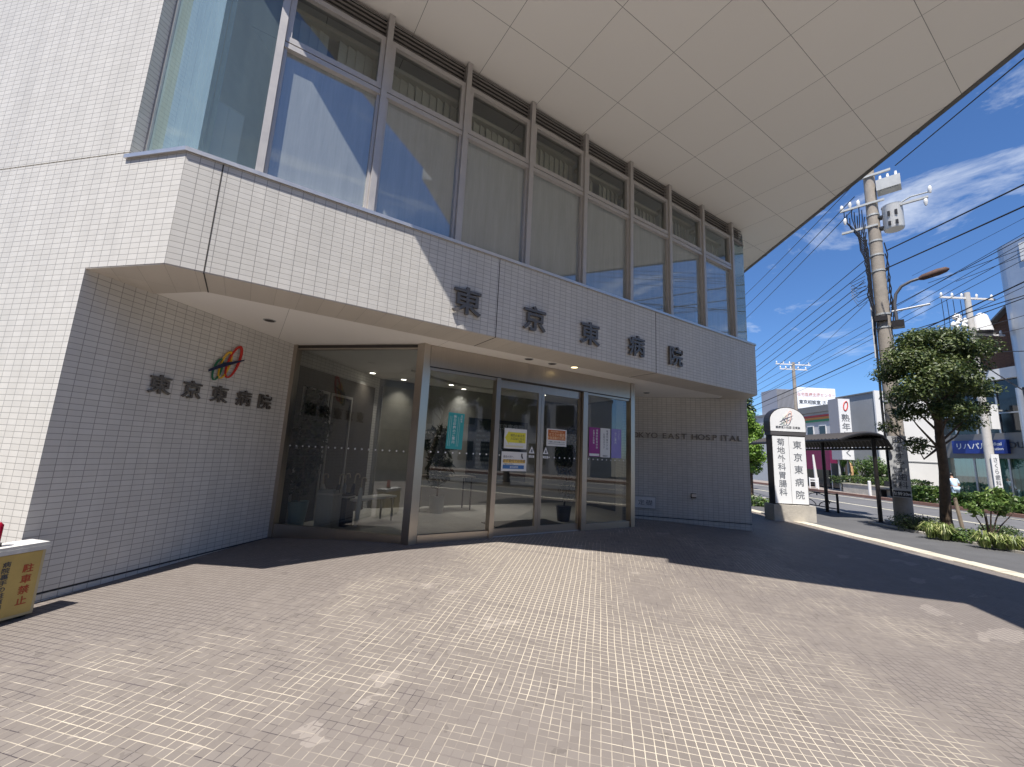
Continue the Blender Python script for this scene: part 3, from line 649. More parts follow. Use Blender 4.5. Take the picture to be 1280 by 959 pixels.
poster('door_poster', 'tall teal poster with white vertical characters on left fixed glass', 3.01, 3.25, 1.285, 1.775, YP, teal, [('vtext', M['print_white'], '休日診療のご案内', .42, .90, .047), ('vtext', M['print_white'], '受付時間', .83, .93, .024)] + [('rect', 'text_line', M['print_white'], a, a+.012, .08, .9) for a in (.1, .2, .62, .72)], R(1.5))
poster('door_poster', 'white poster with yellow arrow on left sliding door', 3.92, 4.32, 1.335, 1.63, YP, paper, [('poly', 'yellow_arrow', lime, [(.03,.52),(.2,.9),(.2,.82),(.95,.82),(.95,.3),(.2,.3),(.2,.2)]), ('htext', M['ink'], '発熱のある方', .58, .66, .042), ('htext', M['ink'], '入口はこちら', .58, .50, .042), ('htext', M['ink'], '受付', .72, .37, .03), ('rect', 'text_line', cream, .08, .85, .07, .16)])
poster('door_poster', 'white notice with amber and blue bands below the yellow arrow poster', 3.89, 4.335, 1.01, 1.29, YP, paper, [('htext', M['ink'], '面会の方へ', .27, .74, .036), ('rect', 'amber_band', amber, .06, .94, .42, .6), ('htext', M['ink'], '必ず受付でお手続', .5, .53, .05), ('htext', M['ink'], 'ご協力ください', .28, .36, .026), ('rect', 'blue_band', blue, .06, .9, .12, .31), ('htext', M['print_white'], '東京東病院', .5, .21, .03), ('poly', 'nurse_figure', M['ink'], [(.76,.78),(.80,.66),(.86,.66),(.82,.8),(.82,.92),(.77,.92)])])
poster('door_poster', 'white poster with dark orange panel on right sliding door', 4.70, 5.105, 1.41, 1.68, YP, paper, [('rect', 'orange_panel', orange, .06, .94, .36, .94), ('htext', M['print_peach'], '感染症対策について', .5, .85, .028), ('htext', M['print_peach'], 'マスクの着用', .5, .67, .055), ('htext', M['print_peach'], '手指消毒のお願い', .5, .48, .048), ('htext', M['ink'], 'ご理解とご協力をお願いします', .5, .24, .024), ('rect', 'text_line', M['ink_grey'], .08, .92, .12, .14)])
poster('door_poster', 'magenta vertical poster, first of three on the right fixed glass', 5.60, 5.85, 1.28, 1.768, YP, magenta, [('rect', 'white_foot', paper, .04, .96, .02, .10), ('vtext', M['print_white'], '健康診断受付中', .72, .90, .046), ('vtext', M['print_white'], '各種予防接種', .42, .88, .038)])
poster('door_poster', 'white vertical poster with black characters between magenta and violet ones', 5.865, 6.10, 1.275, 1.772, YP, paper, [('vtext', M['ink'], '地域包括ケアの', .68, .90, .047), ('vtext', M['ink'], 'お知らせです', .36, .78, .042), ('htext', M['ink'], '相談窓口', .5, .05, .03)])
poster('door_poster', 'violet vertical poster with pale characters, last of three on right fixed glass', 6.13, 6.38, 1.27, 1.778, YP, violet, [('vtext', M['print_white'], 'リハビリ', .74, .92, .04), ('vtext', M['print_white'], 'のご案内', .40, .84, .05)])
for x, lb in ((4.43, 'white triangle warning sticker at the left door\'s closing edge'), (4.70, 'white triangle warning sticker at the right door\'s closing edge')):
    c = V(x, .9775, 1.30); e = thing('warning_sticker', c, lb, 'sticker', 'door warning stickers')
    o = MB(); o.poly([V(-.055,0,-.02), V(.055,0,-.02), V(0,0,.09)]); o.build('triangle', M['white'], e)
    o = MB(); o.box(-.05, .05, -.001, 0, -.085, -.05); o.build('word_plate', M['white'], e)
    o = MB(); o.text('自動', V(0,-.002,-.068), X, ZV, .03, 0, .0, 1.2, center=True); o.build('lettering', M['ink_grey'], e)
    o = MB(); o.poly([V(-.02,-.0012,-.005), V(.02,-.0012,-.005), V(.012,-.0012,.04), V(-.004,-.0012,.05)]); o.build('hand_mark', M['ink_grey'], e)
# ------------------------------------------------------------------ foliage helpers
def leaves(q, clumps, n, size, flat=.0, seed=1, shell=.55, ar=.5):
    rg = random.Random(seed); tot = sum(c[1][0]*c[1][1]*c[1][2] for c in clumps)
    for c, rad in clumps:
        k = int(n*rad[0]*rad[1]*rad[2]/tot) + 4
        for _ in range(k):
            while True:
                d = V(rg.uniform(-1,1), rg.uniform(-1,1), rg.uniform(-1,1))
                if .02 < d.length < 1: break
            d = d.normalized() * (shell + (1-shell)*rg.random()**.7) * (1 + .13*math.sin(7*d.x+3*d.z+c[0]) + .1*math.sin(9*d.y+c[1]))
            p = V(c[0]+d.x*rad[0], c[1]+d.y*rad[1], c[2]+d.z*rad[2])
            nrm = (V(d.x, d.y, d.z+flat) + V(rg.gauss(0,.6), rg.gauss(0,.6), rg.gauss(0,.6))).normalized()
            a = nrm.cross(V(rg.uniform(-1,1), rg.uniform(-1,1), rg.uniform(-1,1))).normalized(); b_ = nrm.cross(a); s_ = size*rg.uniform(.6,1.3)
            q.poly([p - a*s_, p - b_*(s_*ar) + nrm*s_*.1, p + a*s_, p + b_*(s_*ar) + nrm*s_*.1])
    return q
def blob(q, c, r, seed=0, seg=12, ring=8):
    i0 = len(q.v); q.ball(c, 1, seg, ring, r); c = Vector(c)
    for i in range(i0, len(q.v)):
        d = q.v[i]-c; q.v[i] = c + d*(.8 + .18*math.sin(d.x*11+seed)+.14*math.sin(d.y*13+d.z*9+seed))
    return q
# ------------------------------------------------------------------ lobby contents (seen through the glass)
FZ = .11
e = thing('potted_plant', (1.50, 2.52, FZ), 'tall dark plant in a pale blue pot at left of the lobby glass', 'plant')
o = MB(e.location); o.tube([V(1.5,2.52,FZ), V(1.5,2.52,FZ+.34)], [.10,.14], 20); o.build('pot', mat('pale blue pot', (.16,.28,.33), .4), e, True)
o = MB(e.location); leaves(o, [((1.5,2.52,.95),(.22,.22,.4)), ((1.55,2.5,1.5),(.25,.25,.35)), ((1.5,2.6,1.85),(.2,.2,.25))], 900, .07, seed=3); o.build('foliage', M['leaf_dark'], e)
o = MB(e.location); o.tube([V(1.5,2.52,FZ+.3), V(1.52,2.52,1.0), V(1.53,2.52,1.7)], .018, 6); build_each(o, 'stem', M['bark'], e)
def umbrella(p, col, label, lean):
    e = thing('umbrella', p, label, 'umbrella', 'umbrellas in the lobby stands')
    o = MB(e.location); t = p + V(lean*.12, 0, .0)
    o.tube([p+V(0,0,.03), p+V(lean*.05,0,.3), p+V(lean*.09,0,.52), p+V(lean*.1,0,.57)], [.012,.035,.028,.012], 8); o.build('canopy', mat('umbrella cloth', col, .5), e, True)
    o = MB(e.location); h = [p+V(lean*.1,0,.57), p+V(lean*.11,0,.68)]
    for k in range(1, 9):
        a = math.pi*k/8; h.append(p+V(lean*.11+.03-.03*math.cos(a), 0, .68+.03*math.sin(a)))
    h.append(h[-1]+V(0,0,-.03)); o.tube(h, .009, 8); o.build('handle', M['ivory'], e, True)
    return e
M['ivory'] = mat('pale umbrella handle', (.42,.35,.26), .3)
def stand(p, label, w, h, m):
    e = thing('umbrella_stand', p, label, 'umbrella stand'); a = V(.7071,-.7071,0); b_ = V(.7071,.7071,0)
    o = MB(e.location)
    for s_ in (-1,1): o.obox(p+a*(s_*(w-.01))+V(0,0,h/2), a*.006, b_*w*.8, V(0,0,h/2)); o.obox(p+b_*(s_*(w*.8-.01))+V(0,0,h/2), a*(w-.016), b_*.006, V(0,0,h/2))
    o.obox(p+V(0,0,.02), a*(w-.02), b_*(w*.8-.02), V(0,0,.01)); o.build('bin', m, e)
    o = MB(e.location); o.obox(p+V(0,0,h*.9), a*(w+.004), b_*(w*.8+.004), V(0,0,.012)); o.build('band', M['alu_light'], e); return e
sp1, sp2 = V(1.86,2.26,FZ), V(2.08,2.38,FZ)
stand(sp1, 'light grey square umbrella stand just inside the left glass', .13, .52, M['grey']); stand(sp2, 'dark umbrella stand behind the light grey one', .12, .46, M['dark'])
for i, (p, col, lb, ln) in enumerate(((sp1+V(-.04,.03,.03), (.5,.5,.48), 'white umbrella at the left of the light grey stand', -.6), (sp1+V(.05,-.05,.03), (.03,.03,.035), 'black umbrella with white handle at the right of the light grey stand', .5), (sp2+V(-.02,.03,.03), (.28,.3,.32), 'grey umbrella in the dark stand', .2), (sp2+V(.05,-.02,.03), (.02,.03,.06), 'navy umbrella in the dark stand beside the grey one', .7))): umbrella(p, col, lb, ln)
e = thing('side_bench', (2.5, 2.3, FZ), 'low white topped bench behind the left glass panel', 'bench')
bt = V(.85,.53,0).normalized(); o = MB(e.location); o.wbox(V(2.22,2.16,0), bt, 0, .85, 0, .3, .47, .50); o.build('top', M['whitep'], e)
for u_, d_ in ((.04,.03),(.8,.03),(.04,.26),(.8,.26)): o = MB(e.location); dd = V(-bt.y,bt.x,0); pp = V(2.22,2.16,0)+bt*u_+dd*d_; o.tube([pp+V(0,0,FZ), pp+V(0,0,.47)], .018, 8); o.build('leg', M['alu_light'], e)
umbrella(V(2.22,2.05,FZ), (.55,.58,.6), 'pale umbrella with tan handle leaning alone by the white bench', .1)
e = thing('folding_table', (4.2,3.5,FZ), 'dark folding table against the lobby back wall', 'table')
o = MB(e.location); o.box(3.55,4.75,3.3,3.75,.74,.77); o.build('tabletop', mat('table laminate', (.16,.14,.12), .4), e)
for x_ in (3.62,4.68):
    for y_ in (3.35,3.7): o = MB(e.location); o.tube([V(x_,y_,FZ), V(x_,y_,.74)], .014, 8); o.build('leg', M['black'], e)
e = thing('information_board', (5.65,4.0,1.3), 'dark blue hospital directory board on the lobby back wall', 'notice board')
o = MB(e.location); o.box(4.88,6.45,3.99,4.04,.60,2.0); o.build('board', mat('navy board', (.012,.022,.035), .35), e)
o = MB(e.location); o.text('東京東病院', V(5.95,3.986,1.86), X, ZV, .14, 0, .01, 1.1, center=True); o.build('heading', mat('pale board letters', (.35,.4,.42), .5), e)
o = MB(e.location)
for k in range(9):
    o.text('診療科 内科 外科 整形外科'[k % 4:k % 4+9], V(5.25,3.986,1.72-.1*k), X, ZV, .055, 0, 0, 1, center=True)
o.build('listing', mat('dim board letters', (.15,.19,.2), .5), e)
pt = V(5.75, 1.75, FZ); e = thing('potted_plant', pt, 'leggy dark leaved plant inside the right sliding door', 'plant')
o = MB(pt); o.tube([pt, pt+V(0,0,.26)], [.11,.14], 18); o.build('pot', M['dark'], e, True)
o = MB(pt); o.tube([pt+V(0,0,.2), pt+V(.05,0,.7), pt+V(-.02,.02,1.2)], .014, 6); o.tube([pt+V(0,0,.2), pt+V(.12,0,.8), pt+V(.1,.02,1.5)], .012, 6); build_each(o, 'stem', M['bark'], e)
o = MB(pt); leaves(o, [((5.75,1.75,1.3),(.2,.2,.3)), ((5.85,1.75,1.6),(.16,.16,.22)), ((5.86,1.75,.65),(.18,.18,.14)), ((5.68,1.72,1.05),(.12,.12,.2))], 520, .075, seed=8, ar=.32); o.build('foliage', M['leaf_dark'], e)
pt = V(3.9, 3.2, FZ); e = thing('potted_plant', pt, 'dim bushy plant behind the teal poster', 'plant')
o = MB(pt); o.tube([pt, pt+V(0,0,.3)], [.12,.15], 18); o.build('pot', M['grey'], e, True); o = MB(pt); leaves(o, [((3.9,3.2,.9),(.25,.25,.35)), ((3.85,3.2,1.4),(.3,.3,.3))], 500, .085, seed=9, ar=.3); o.build('foliage', M['leaf_dark'], e)
o = MB(pt); o.tube([pt+V(0,0,.2), pt+V(0,0,1.4)], .016, 6); build_each(o, 'stem', M['bark'], e)
o = MB(V(5.1,1.45,FZ)); o.prism([V(4.2,1.25,0), V(5.5,1.25,0), V(5.5,2.0,0), V(4.2,2.0,0)], FZ+.0005, FZ+.012); tag(o.build('door_mat', M['black']), 'black entrance mat inside the sliding doors', 'mat')
# a cabinet behind the glazed corner upstairs
e = thing('storage_cabinet', (.2,.65,3.66), 'white cabinet standing behind the green glass corner upstairs', 'cabinet')
ca = V(.5,.86,0); o = MB(e.location); o.wbox(V(.02,.50,0), V(.92,.39,0), 0, .30, 0, .4, 3.66, 4.62); o.build('carcass', M['whitep'], e)
o = MB(e.location); o.wbox(V(.02,.50,0), V(.92,.39,0), .01, .145, -.014, -.001, 3.69, 4.59); o.build('door', M['white'], e); o = MB(e.location); o.wbox(V(.02,.50,0), V(.92,.39,0), .155, .29, -.014, -.001, 3.69, 4.59); o.build('door', M['white'], e)
o = MB(); 
for k in range(11): o.obox(cL - TL*(.16+.04*k) + TW*(.2+.03*(k % 2)) + V(0,0,4.93), TL*.024, TW*.006, V(0,0,1.24))
tag(o.build('corner_curtain', mat('pale curtain', (.72,.78,.76), .8, noise=.05)), 'pale gathered curtain behind the left upstairs corner glass', 'curtain')
# ------------------------------------------------------------------ illuminated no-parking box at the left edge
bx = PZ(38, 776, -.1); bt = TW; bn = V(TW.y, -TW.x, 0)
e = thing('parking_sign_box', bx - bt*.3, 'yellow panelled no parking sign box on casters at the left wall corner', 'sign')
pp = bx.copy(); pp.z = 0
o = MB(e.location); o.wbox(pp, bt, -.62, 0, 0, .17, -.045, .40); o.build('cabinet', mat('box frame cream', (.50,.42,.25), .5, noise=.05), e)
o = MB(e.location); o.wbox(pp, bt, -.60, -.02, -.006, -.001, -.025, .395); o.build('yellow_panel', mat('yellow panel', (.52,.37,.11), .42, noise=.16, nscale=3), e)
o = MB(e.location); o.wbox(pp, bt, -.63, .012, -.014, .184, .40, .43).wbox(pp, bt, -.628, .008, -.01, .18, .431, .452); o.build('lid', mat('scuffed white lid', (.58,.57,.54), .55, noise=.2, nscale=7), e)
o = MB(e.location); o.text('駐車禁止', pp+bt*(-.085)+bn*.0075+V(0,0,.285), bt, ZV, .062, .001, .014, 1, vertical=True, gap=1.18); o.build('lettering', mat('red print', (.42,.06,.02), .5), e)
o = MB(e.location); o.text('病院裏手の駐車場', pp+bt*(-.205)+bn*.0075+V(0,0,.335), bt, ZV, .040, .001, .014, 1.1, vertical=True, gap=1.02); o.text('をご利用ください', pp+bt*(-.275)+bn*.0075+V(0,0,.335), bt, ZV, .040, .001, .014, 1.1, vertical=True, gap=1.02); o.build('lettering', M['ink'], e)
for u_ in (-.56, -.05):
    for d_ in (.03, .14): o = MB(e.location); c = pp + bt*u_ - bn*d_ + V(0,0,-.073); o.tube([c-bn*.015, c+bn*.015], .027, 14); o.build('caster', M['black'], e)
lp = PD(4, 652, 3.02); lp = pp + bt*(-.255) - bn*.09
e = thing('warning_lamp', lp+V(0,0,.453), 'red cylindrical lamp standing on the yellow sign box', 'lamp')
o = MB(e.location); o.tube([lp+V(0,0,.453), lp+V(0,0,.475)], .045, 16); o.build('base', M['black'], e)
o = MB(e.location); o.tube([lp+V(0,0,.475), lp+V(0,0,.60), lp+V(0,0,.618)], [.035,.035,.02], 16); o.build('lens', mat('red lamp lens', (.45,.01,.04), .25), e, True)
o = MB(); q = [PZ(22,779,-.088), PZ(16,785,-.092), PZ(8,791,-.092), PZ(-6,796,-.092), PZ(-40,800,-.092)]; o.tube(q, .006, 6); tag(o.build('power_cord', mat('red cord', (.35,.03,.02), .5)), 'red cord trailing on the paving from the sign box', 'cord')
# ------------------------------------------------------------------ pylon sign
pc = PZ(990, 655, -.1); pt_ = N.copy(); pn_ = -S
W_, D_ = .90, .24; fx0 = PZ(968.5, 651, -.1); f0 = V(fx0.x, fx0.y, 0)
e = thing('pylon_sign', f0+pt_*.45+V(0,0,-.1), 'white double panel pylon sign with arched emblem top on a concrete base', 'sign')
def pbox(u0, u1, d0, d1, z0, z1, nm, m, sm=False):
    o = MB(e.location); o.wbox(f0, pt_, u0, u1, d0, d1, z0, z1); return o.build(nm, m, e, sm)
pbox(-.0, 1.06, 0, .42, -.12, .30, 'concrete_base', M['concrete'])
b0 = f0 + pt_*.09 + S*.1
pbox(.09, .97, .10, .34, .301, 2.08, 'cabinet', M['dark'])
for a0_, a1_, txt in ((.105, .525, '菊地外科胃腸科'), (.535, .955, '東京東病院')):
    o = MB(e.location); o.wbox(f0, pt_, a0_, a1_, .088, .0995, .33, 2.05); pnl = o.build('panel', M['white'], e)
    o = MB(e.location); n_ = len(txt); sz = .20 if n_ == 7 else .225; gp_ = 1.07 if n_ == 7 else 1.42
    o.text(txt, f0+pt_*((a0_+a1_)/2)+S*.0865+V(0,0,1.90 if n_ == 7 else 1.84), pt_, ZV, sz, .001, .012, 1.05, vertical=True, gap=gp_); o.build('lettering', M['ink_grey'], pnl)
pbox(.07, .99, .08, .36, 2.081, 2.17, 'crossband', mat('pylon band', (.16,.15,.15), .4, .5))
def arch(u0, u1, z0, z1, zt, d0, d1, nm, m):
    o = MB(e.location); c = (u0+u1)/2; r = (u1-u0)/2; pr = [(u0, z0), (u1, z0), (u1, z1)]
    for k in range(1, 16): a = math.pi*k/16; pr.append((c + r*math.cos(a), z1 + (zt-z1)*math.sin(a)))
    pr.append((u0, z1)); P = lambda u_, z_, d_: f0+pt_*u_+S*d_+V(0,0,z_)
    o.poly([P(u_, z_, d0) for u_, z_ in pr]); o.poly([P(u_, z_, d1) for u_, z_ in reversed(pr)])
    for i in range(len(pr)): j = (i+1) % len(pr); o.quad(P(*pr[j], d0), P(*pr[i], d0), P(*pr[i], d1), P(*pr[j], d1))
    return o.build(nm, m, e)
arch(.05, 1.01, 2.171, 2.45, 2.83, .09, .35, 'arched_head', M['dark']); arch(.07, .99, 2.185, 2.45, 2.812, .082, .0895, 'emblem_panel', M['white'])
o = MB(e.location); o.text('医療法人社団 日東会', f0+pt_*.53+S*.079+V(0,0,2.29), pt_, ZV, .07, .001, .012, 1, center=True); o.build('small_lettering', M['ink'], e)
pal = (mat('faded green', (.45,.55,.50), .5), mat('faded yellow', (.76,.72,.62), .5), mat('faded red', (.76,.50,.44), .5), mat('faded navy', (.14,.14,.19), .5))
emblem('pylon_emblem', 'faded three ring emblem on the arched head of the pylon sign', f0+pt_*.50+S*.082+V(0,0,2.53), pt_, .33, pal, .003)
# ------------------------------------------------------------------ bus shelter, guard fence
sp = SN(8.63, 12.95)
e = thing('bus_shelter', SN(10, 12.9, -.1), 'dark bus shelter with curved corrugated roof on slim posts', 'bus shelter')
prof = []
for k in range(13):
    a = k/12; nn2 = 11.75 + 1.42*a; z2 = 2.07 + .22*math.sin(a*2.6) - (.0 if a < .8 else .55*((a-.8)/.2)**2*.5); prof.append((nn2, z2))
o = MB(e.location); sA, sB = 8.35, 12.6; ns_ = 60
for i in range(ns_):
    for k in range(12):
        s0_, s1_ = sA+(sB-sA)*i/ns_, sA+(sB-sA)*(i+1)/ns_; c0 = .045*(i % 2); c1 = .045*((i+1) % 2)
        o.quad(SN(s0_, prof[k][0], prof[k][1]+c0), SN(s1_, prof[k][0], prof[k][1]+c1), SN(s1_, prof[k+1][0], prof[k+1][1]+c1), SN(s0_, prof[k+1][0], prof[k+1][1]+c0))
o.build('roof', mat('shelter roof sheet', (.06,.054,.05), .4, .3), e)
o = MB(e.location)
for s_ in (sA, sB): o.tube([SN(s_, a, b_-.02) for a, b_ in prof], .035, 8)
o.tube([SN(sA, prof[0][0], prof[0][1]-.02), SN(sB, prof[0][0], prof[0][1]-.02)], .04, 8); o.tube([SN(sA, prof[-1][0], prof[-1][1]-.02), SN(sB, prof[-1][0], prof[-1][1]-.02)], .035, 8)
o.tube([SN(sA, 12.95, 2.16), SN(sB, 12.95, 2.16)], .05, 8)
build_each(o, 'roof_frame', M['black'], e)
for s_, n_ in ((8.63, 12.92), (10.65, 12.98), (12.4, 12.98)):
    o = MB(e.location); o.tube([SN(s_, n_, -.1), SN(s_, n_, 2.15)], .05, 12); o.tube([SN(s_, n_, -.1), SN(s_, n_, -.08)], .10, 12); o.build('post', M['dark'], e, True)
e = thing('guard_fence', SN(11.3, 13.15, -.1), 'low black guard rail with fan shaped arcs behind the pylon sign', 'fence')
for s_ in (10.42, 12.2):
    o = MB(e.location); o.tube([SN(s_, 13.15, -.1), SN(s_, 13.15, .50)], .035, 8); o.build('post', M['black'], e)
o = MB(e.location)
for z_ in (.46, .02): o.tube([SN(10.42, 13.15, z_), SN(12.2, 13.15, z_)], .018, 6)
build_each(o, 'rail', M['black'], e)
o = MB(e.location)
for cc_, dr_ in ((11.31, 1),):
    o.tube([SN(cc_+.55*math.cos(math.pi*k/12), 13.15, .14+.30*math.sin(math.pi*k/12)) for k in range(13)], .014, 6)
    for s_ in (-1, 1): o.tube([SN(cc_+s_*(.62-.55*math.cos(math.pi/2*k/8)), 13.15, .02+.2*math.sin(math.pi/2*k/8)) for k in range(9)], .014, 6)
o.tube([SN(10.42,13.15,.2), SN(11.0,13.15,.2)], .012, 6); o.tube([SN(11.62,13.15,.2), SN(12.2,13.15,.2)], .012, 6); o.tube([SN(11.31,13.15,.36), SN(11.31,13.15,.46)], .02, 6)
build_each(o, 'arc_ornament', M['black'], e)
# ------------------------------------------------------------------ utility pole with transformer
P1 = V(15.95, -.32, -.1); ex = V(.2, -.98, 0).normalized(); ed = V(.98, .2, 0).normalized()
def L1(a, d, z): return V(P1.x, P1.y, 0) + ex*a + ed*d + V(0,0,z)
e = thing('utility_pole', P1, 'tall concrete utility pole with white transformer between bus shelter and tree', 'utility pole', 'utility poles')
o = MB(P1); o.tube([L1(0,0,-.12), L1(0,0,10.5)], [.205,.135], 20); o.build('shaft', M['pole_concrete'], e, True)
o = MB(P1)
for z_ in (3.2, 5.35, 5.75, 7.1, 7.6, 8.05, 8.9): o.tube([L1(0,0,z_), L1(0,0,z_+.05)], .205-.0066*z_+.014, 20)
build_each(o, 'clamp_band', M['grey'], e)
o = MB(P1); o.tube([L1(.44,0,8.32), L1(.44,0,8.36), L1(.44,0,9.03), L1(.44,0,9.07), L1(.44,0,9.11)], [.22,.235,.235,.25,.12], 20); tr = o.build('transformer', mat('transformer paint', (.66,.66,.64), .4, noise=.06), e, True)
o = MB(P1); o.obox(L1(.18,0,8.45), ex*.1, ed*.1, V(0,0,.03)); o.obox(L1(.18,0,8.8), ex*.1, ed*.1, V(0,0,.03))
for a in (-.08,.08): o.obox(L1(.44+a,-.235,8.76), ex*.03, ed*.02, V(0,0,.07)); o.obox(L1(.44+a,-.235,8.45), ex*.03, ed*.02, V(0,0,.06))
build_each(o, 'bracket', M['black'], tr)
o = MB(P1); o.obox(L1(.42,0,9.78), ex*.27, ed*.2, V(0,0,.17)); o.obox(L1(.42,0,9.6), ex*.2, ed*.16, V(0,0,.012)); sw = o.build('switch_box', M['grey'], e)
o = MB(P1)
for a in (.25,.42,.6): o.tube([L1(a,0,9.95), L1(a,0,10.02), L1(a,0,10.05), L1(a,0,10.16)], [.05,.06,.035,.03], 10)
build_each(o, 'insulator', M['porcelain'], sw, True)
o = MB(P1)
for z_, a0_, a1_ in ((9.30,-.75,.3), (8.55,-.75,.1), (8.98,.62,1.2), (10.2,-.5,.5)): o.obox(L1((a0_+a1_)/2, -.14, z_), ex*((a1_-a0_)/2), ed*.03, V(0,0,.03))
o.tube([L1(.62,0,9.1), L1(.85,0,9.2), L1(1.22,-.1,9.14)], .02, 6)
build_each(o, 'crossarm', M['grey'], e)
o = MB(P1)
for a, z_ in ((-.7,9.4),(-.5,9.45),(-.3,9.42),(-.65,8.95),(1.25,9.2),(1.14,8.86)): o.tube([L1(a,-.14,z_-.12), L1(a,-.14,z_-.02), L1(a,-.14,z_+.06), L1(a,-.14,z_+.1)], [.025,.05,.04,.015], 10)
build_each(o, 'insulator', M['porcelain'], e, True)
o = MB(P1); rg = random.Random(4)
for k in range(9):
    a0_ = -.16+.04*k*.5; z0_ = 8.9-.25*k; o.tube([L1(-.18,-.16,z0_), L1(-.24-.05*rg.random(),-.2,z0_-.5), L1(-.17,-.17,z0_-1.1), L1(-.19,-.18,z0_-1.8)], .014+.006*rg.random(), 5)
for k in range(8):
    q = L1(-.65+.1*k*.6,-.16,9.3-.15*(k % 3)); o.tube([q, q+V(.05,.02,-.3), L1(-.35,-.2,8.4-.08*k), L1(-.18,-.18,8.0-.1*k)], .013, 5)
for k in range(6): z_ = 7.95-.35*k; o.tube([L1(.19,-.1,z_), L1(.24,-.12,z_-.4), L1(.18,-.13,z_-.9)], .015, 5)
for k in range(5): o.tube([L1(-.18,-.17,6.7-.1*k), L1(-.5,-.3,6.62-.14*k), L1(-.65,-.2,6.85-.1*k), L1(-.3,-.2,7.0-.1*k)], .009, 5)
o.tube([L1(-.2,-.1,5.9), L1(-.22,-.1,3.0), L1(-.2,-.12,.6)], .03, 6)
build_each(o, 'hanging_cable', M['cable'], e)
o = MB(P1); o.tube([L1(-.23,-.08,7.6), L1(-.24,-.08,4.5)], .028, 8); o.build('conduit', M['whitep'], e)
o = MB(P1); o.obox(L1(.30,-.05,5.42), ex*.13, ed*.12, V(0,0,.1)); o.obox(L1(-.04,-.2,5.62), ex*.14, ed*.05, V(0,0,.07)); build_each(o, 'junction_box', M['dark'], e)
o = MB(P1); o.tube([L1(.2,-.12,5.80), L1(.98,-.2,5.83)], .03, 8); o.build('white_rod', M['porcelain'], e)
# street lamp on the pole
lb = L1(.28,-.12,5.5); e = thing('street_lamp', lb, 'rusty brown street lamp on a curved arm clamped to the concrete pole', 'street lamp')
o = MB(lb); o.tube([lb, L1(.27,-.12,6.0), L1(.32,-.12,6.3), L1(.45,-.12,6.5), L1(.65,-.12,6.6), L1(.85,-.12,6.64)], .04, 10); o.build('arm', mat('lamp arm grey', (.14,.14,.15), .45, .5), e, True)
o = MB(lb); o.tube([L1(.82,-.12,6.63), L1(.9,-.12,6.65), L1(1.2,-.12,6.72), L1(1.36,-.12,6.75), L1(1.42,-.12,6.755)], [.045,.085,.1,.075,.02], 12); o.build('lamp_head', mat('rusty lamp head', (.08,.042,.033), .75, noise=.4, nscale=14), e, True)
# advertising plate on the pole
q0 = L1(.10,-.21,0); q0.z = 0
e = thing('pole_advertisement', L1(0,-.22,1.5), 'narrow white advertising plate strapped to the near concrete pole', 'sign')
o = MB(e.location); c_ = L1(.02,-.235,1.42); o.obox(c_, ex*.19, ed*.006, V(0,0,.82)); o.build('plate', mat('ad plate', (.42,.43,.44), .5, noise=.05), e)
o = MB(e.location); o.text('西', L1(.02,-.243,2.14), ex, ZV, .20, .001, .02, 1.1, center=True); o.text('ますみ土', L1(.05,-.243,1.88), ex, ZV, .17, .001, .01, 1.1, vertical=True); o.text('歯科', L1(.06,-.243,1.14), ex, ZV, .20, .001, .01, 1.05, vertical=True); o.text('診療時間', L1(-.10,-.243,1.18), ex, ZV, .09, .001, .01, 1.0, vertical=True); o.build('lettering', M['ink'], e)
o = MB(e.location); o.obox(L1(.02,-.242,.70), ex*.17, ed*.001, V(0,0,.08)); blk = o.build('black_band', M['black'], e); o = MB(e.location); o.text('左折20m', L1(.02,-.2445,.70), ex, ZV, .10, 0, .008, 1, center=True); o.build('lettering', M['white'], blk)
# ------------------------------------------------------------------ trees and planting by the kerb
def at_tree(px, py, D, dd=0): return CAM + ray(px, py)*(D+dd)
e_t = thing('street_tree', PN(1184,662,13.15)*1, 'trimmed dark evergreen street tree with layered crown beside the pole', 'tree', 'street trees'); base = e_t.location.copy(); base.z = -.1; e_t.location = base
DT = (base - CAM).dot(CF)
o = MB(base); top = at_tree(1166, 450, DT)
pts = [base+V(0,0,-.05), base+V(0,0,.35), at_tree(1180,590,DT), at_tree(1174,540,DT), at_tree(1170,495,DT), top]
o.tube(pts, [.15,.108,.09,.08,.065,.035], 12); o.build('trunk', M['bark'], e_t, True)
pads = [((1135,452),-.2,(.62,.55,.34)), ((1170,432),.1,(.7,.7,.36)), ((1205,438),.0,(.5,.6,.3)), ((1112,468),.3,(.36,.4,.24)), ((1150,485),-.5,(.62,.5,.30)), ((1200,480),-.3,(.62,.5,.26)), ((1226,488),.2,(.34,.4,.2)), ((1135,515),.2,(.40,.4,.22)), ((1185,512),-.3,(.55,.5,.24)), ((1110,533),.1,(.22,.25,.16)), ((1205,528),.1,(.36,.4,.2)), ((1165,455),.7,(.6,.5,.4)), ((1180,495),.7,(.6,.4,.35)), ((1146,556),.0,(.30,.28,.22)), ((1155,418),.0,(.4,.4,.16)), ((1123,440),.0,(.3,.3,.2)), ((1215,460),-.1,(.35,.35,.2)), ((1185,462),-.5,(.6,.4,.3)), ((1130,495),.5,(.4,.4,.3)), ((1160,470),-.6,(.5,.4,.28)), ((1218,510),.0,(.34,.34,.2)), ((1140,425),-.1,(.4,.4,.2)), ((1190,418),.0,(.42,.4,.16))]
o = MB(base)
for (px_, py_), dd, rr in pads:
    o.tube([at_tree(1173, min(560, py_+45), DT), at_tree((px_*2+1173)/3, py_+18, DT, dd*.6), at_tree(px_, py_+2, DT, dd)], [.03,.016,.007], 6)
o.build('branches', M['bark'], e_t)
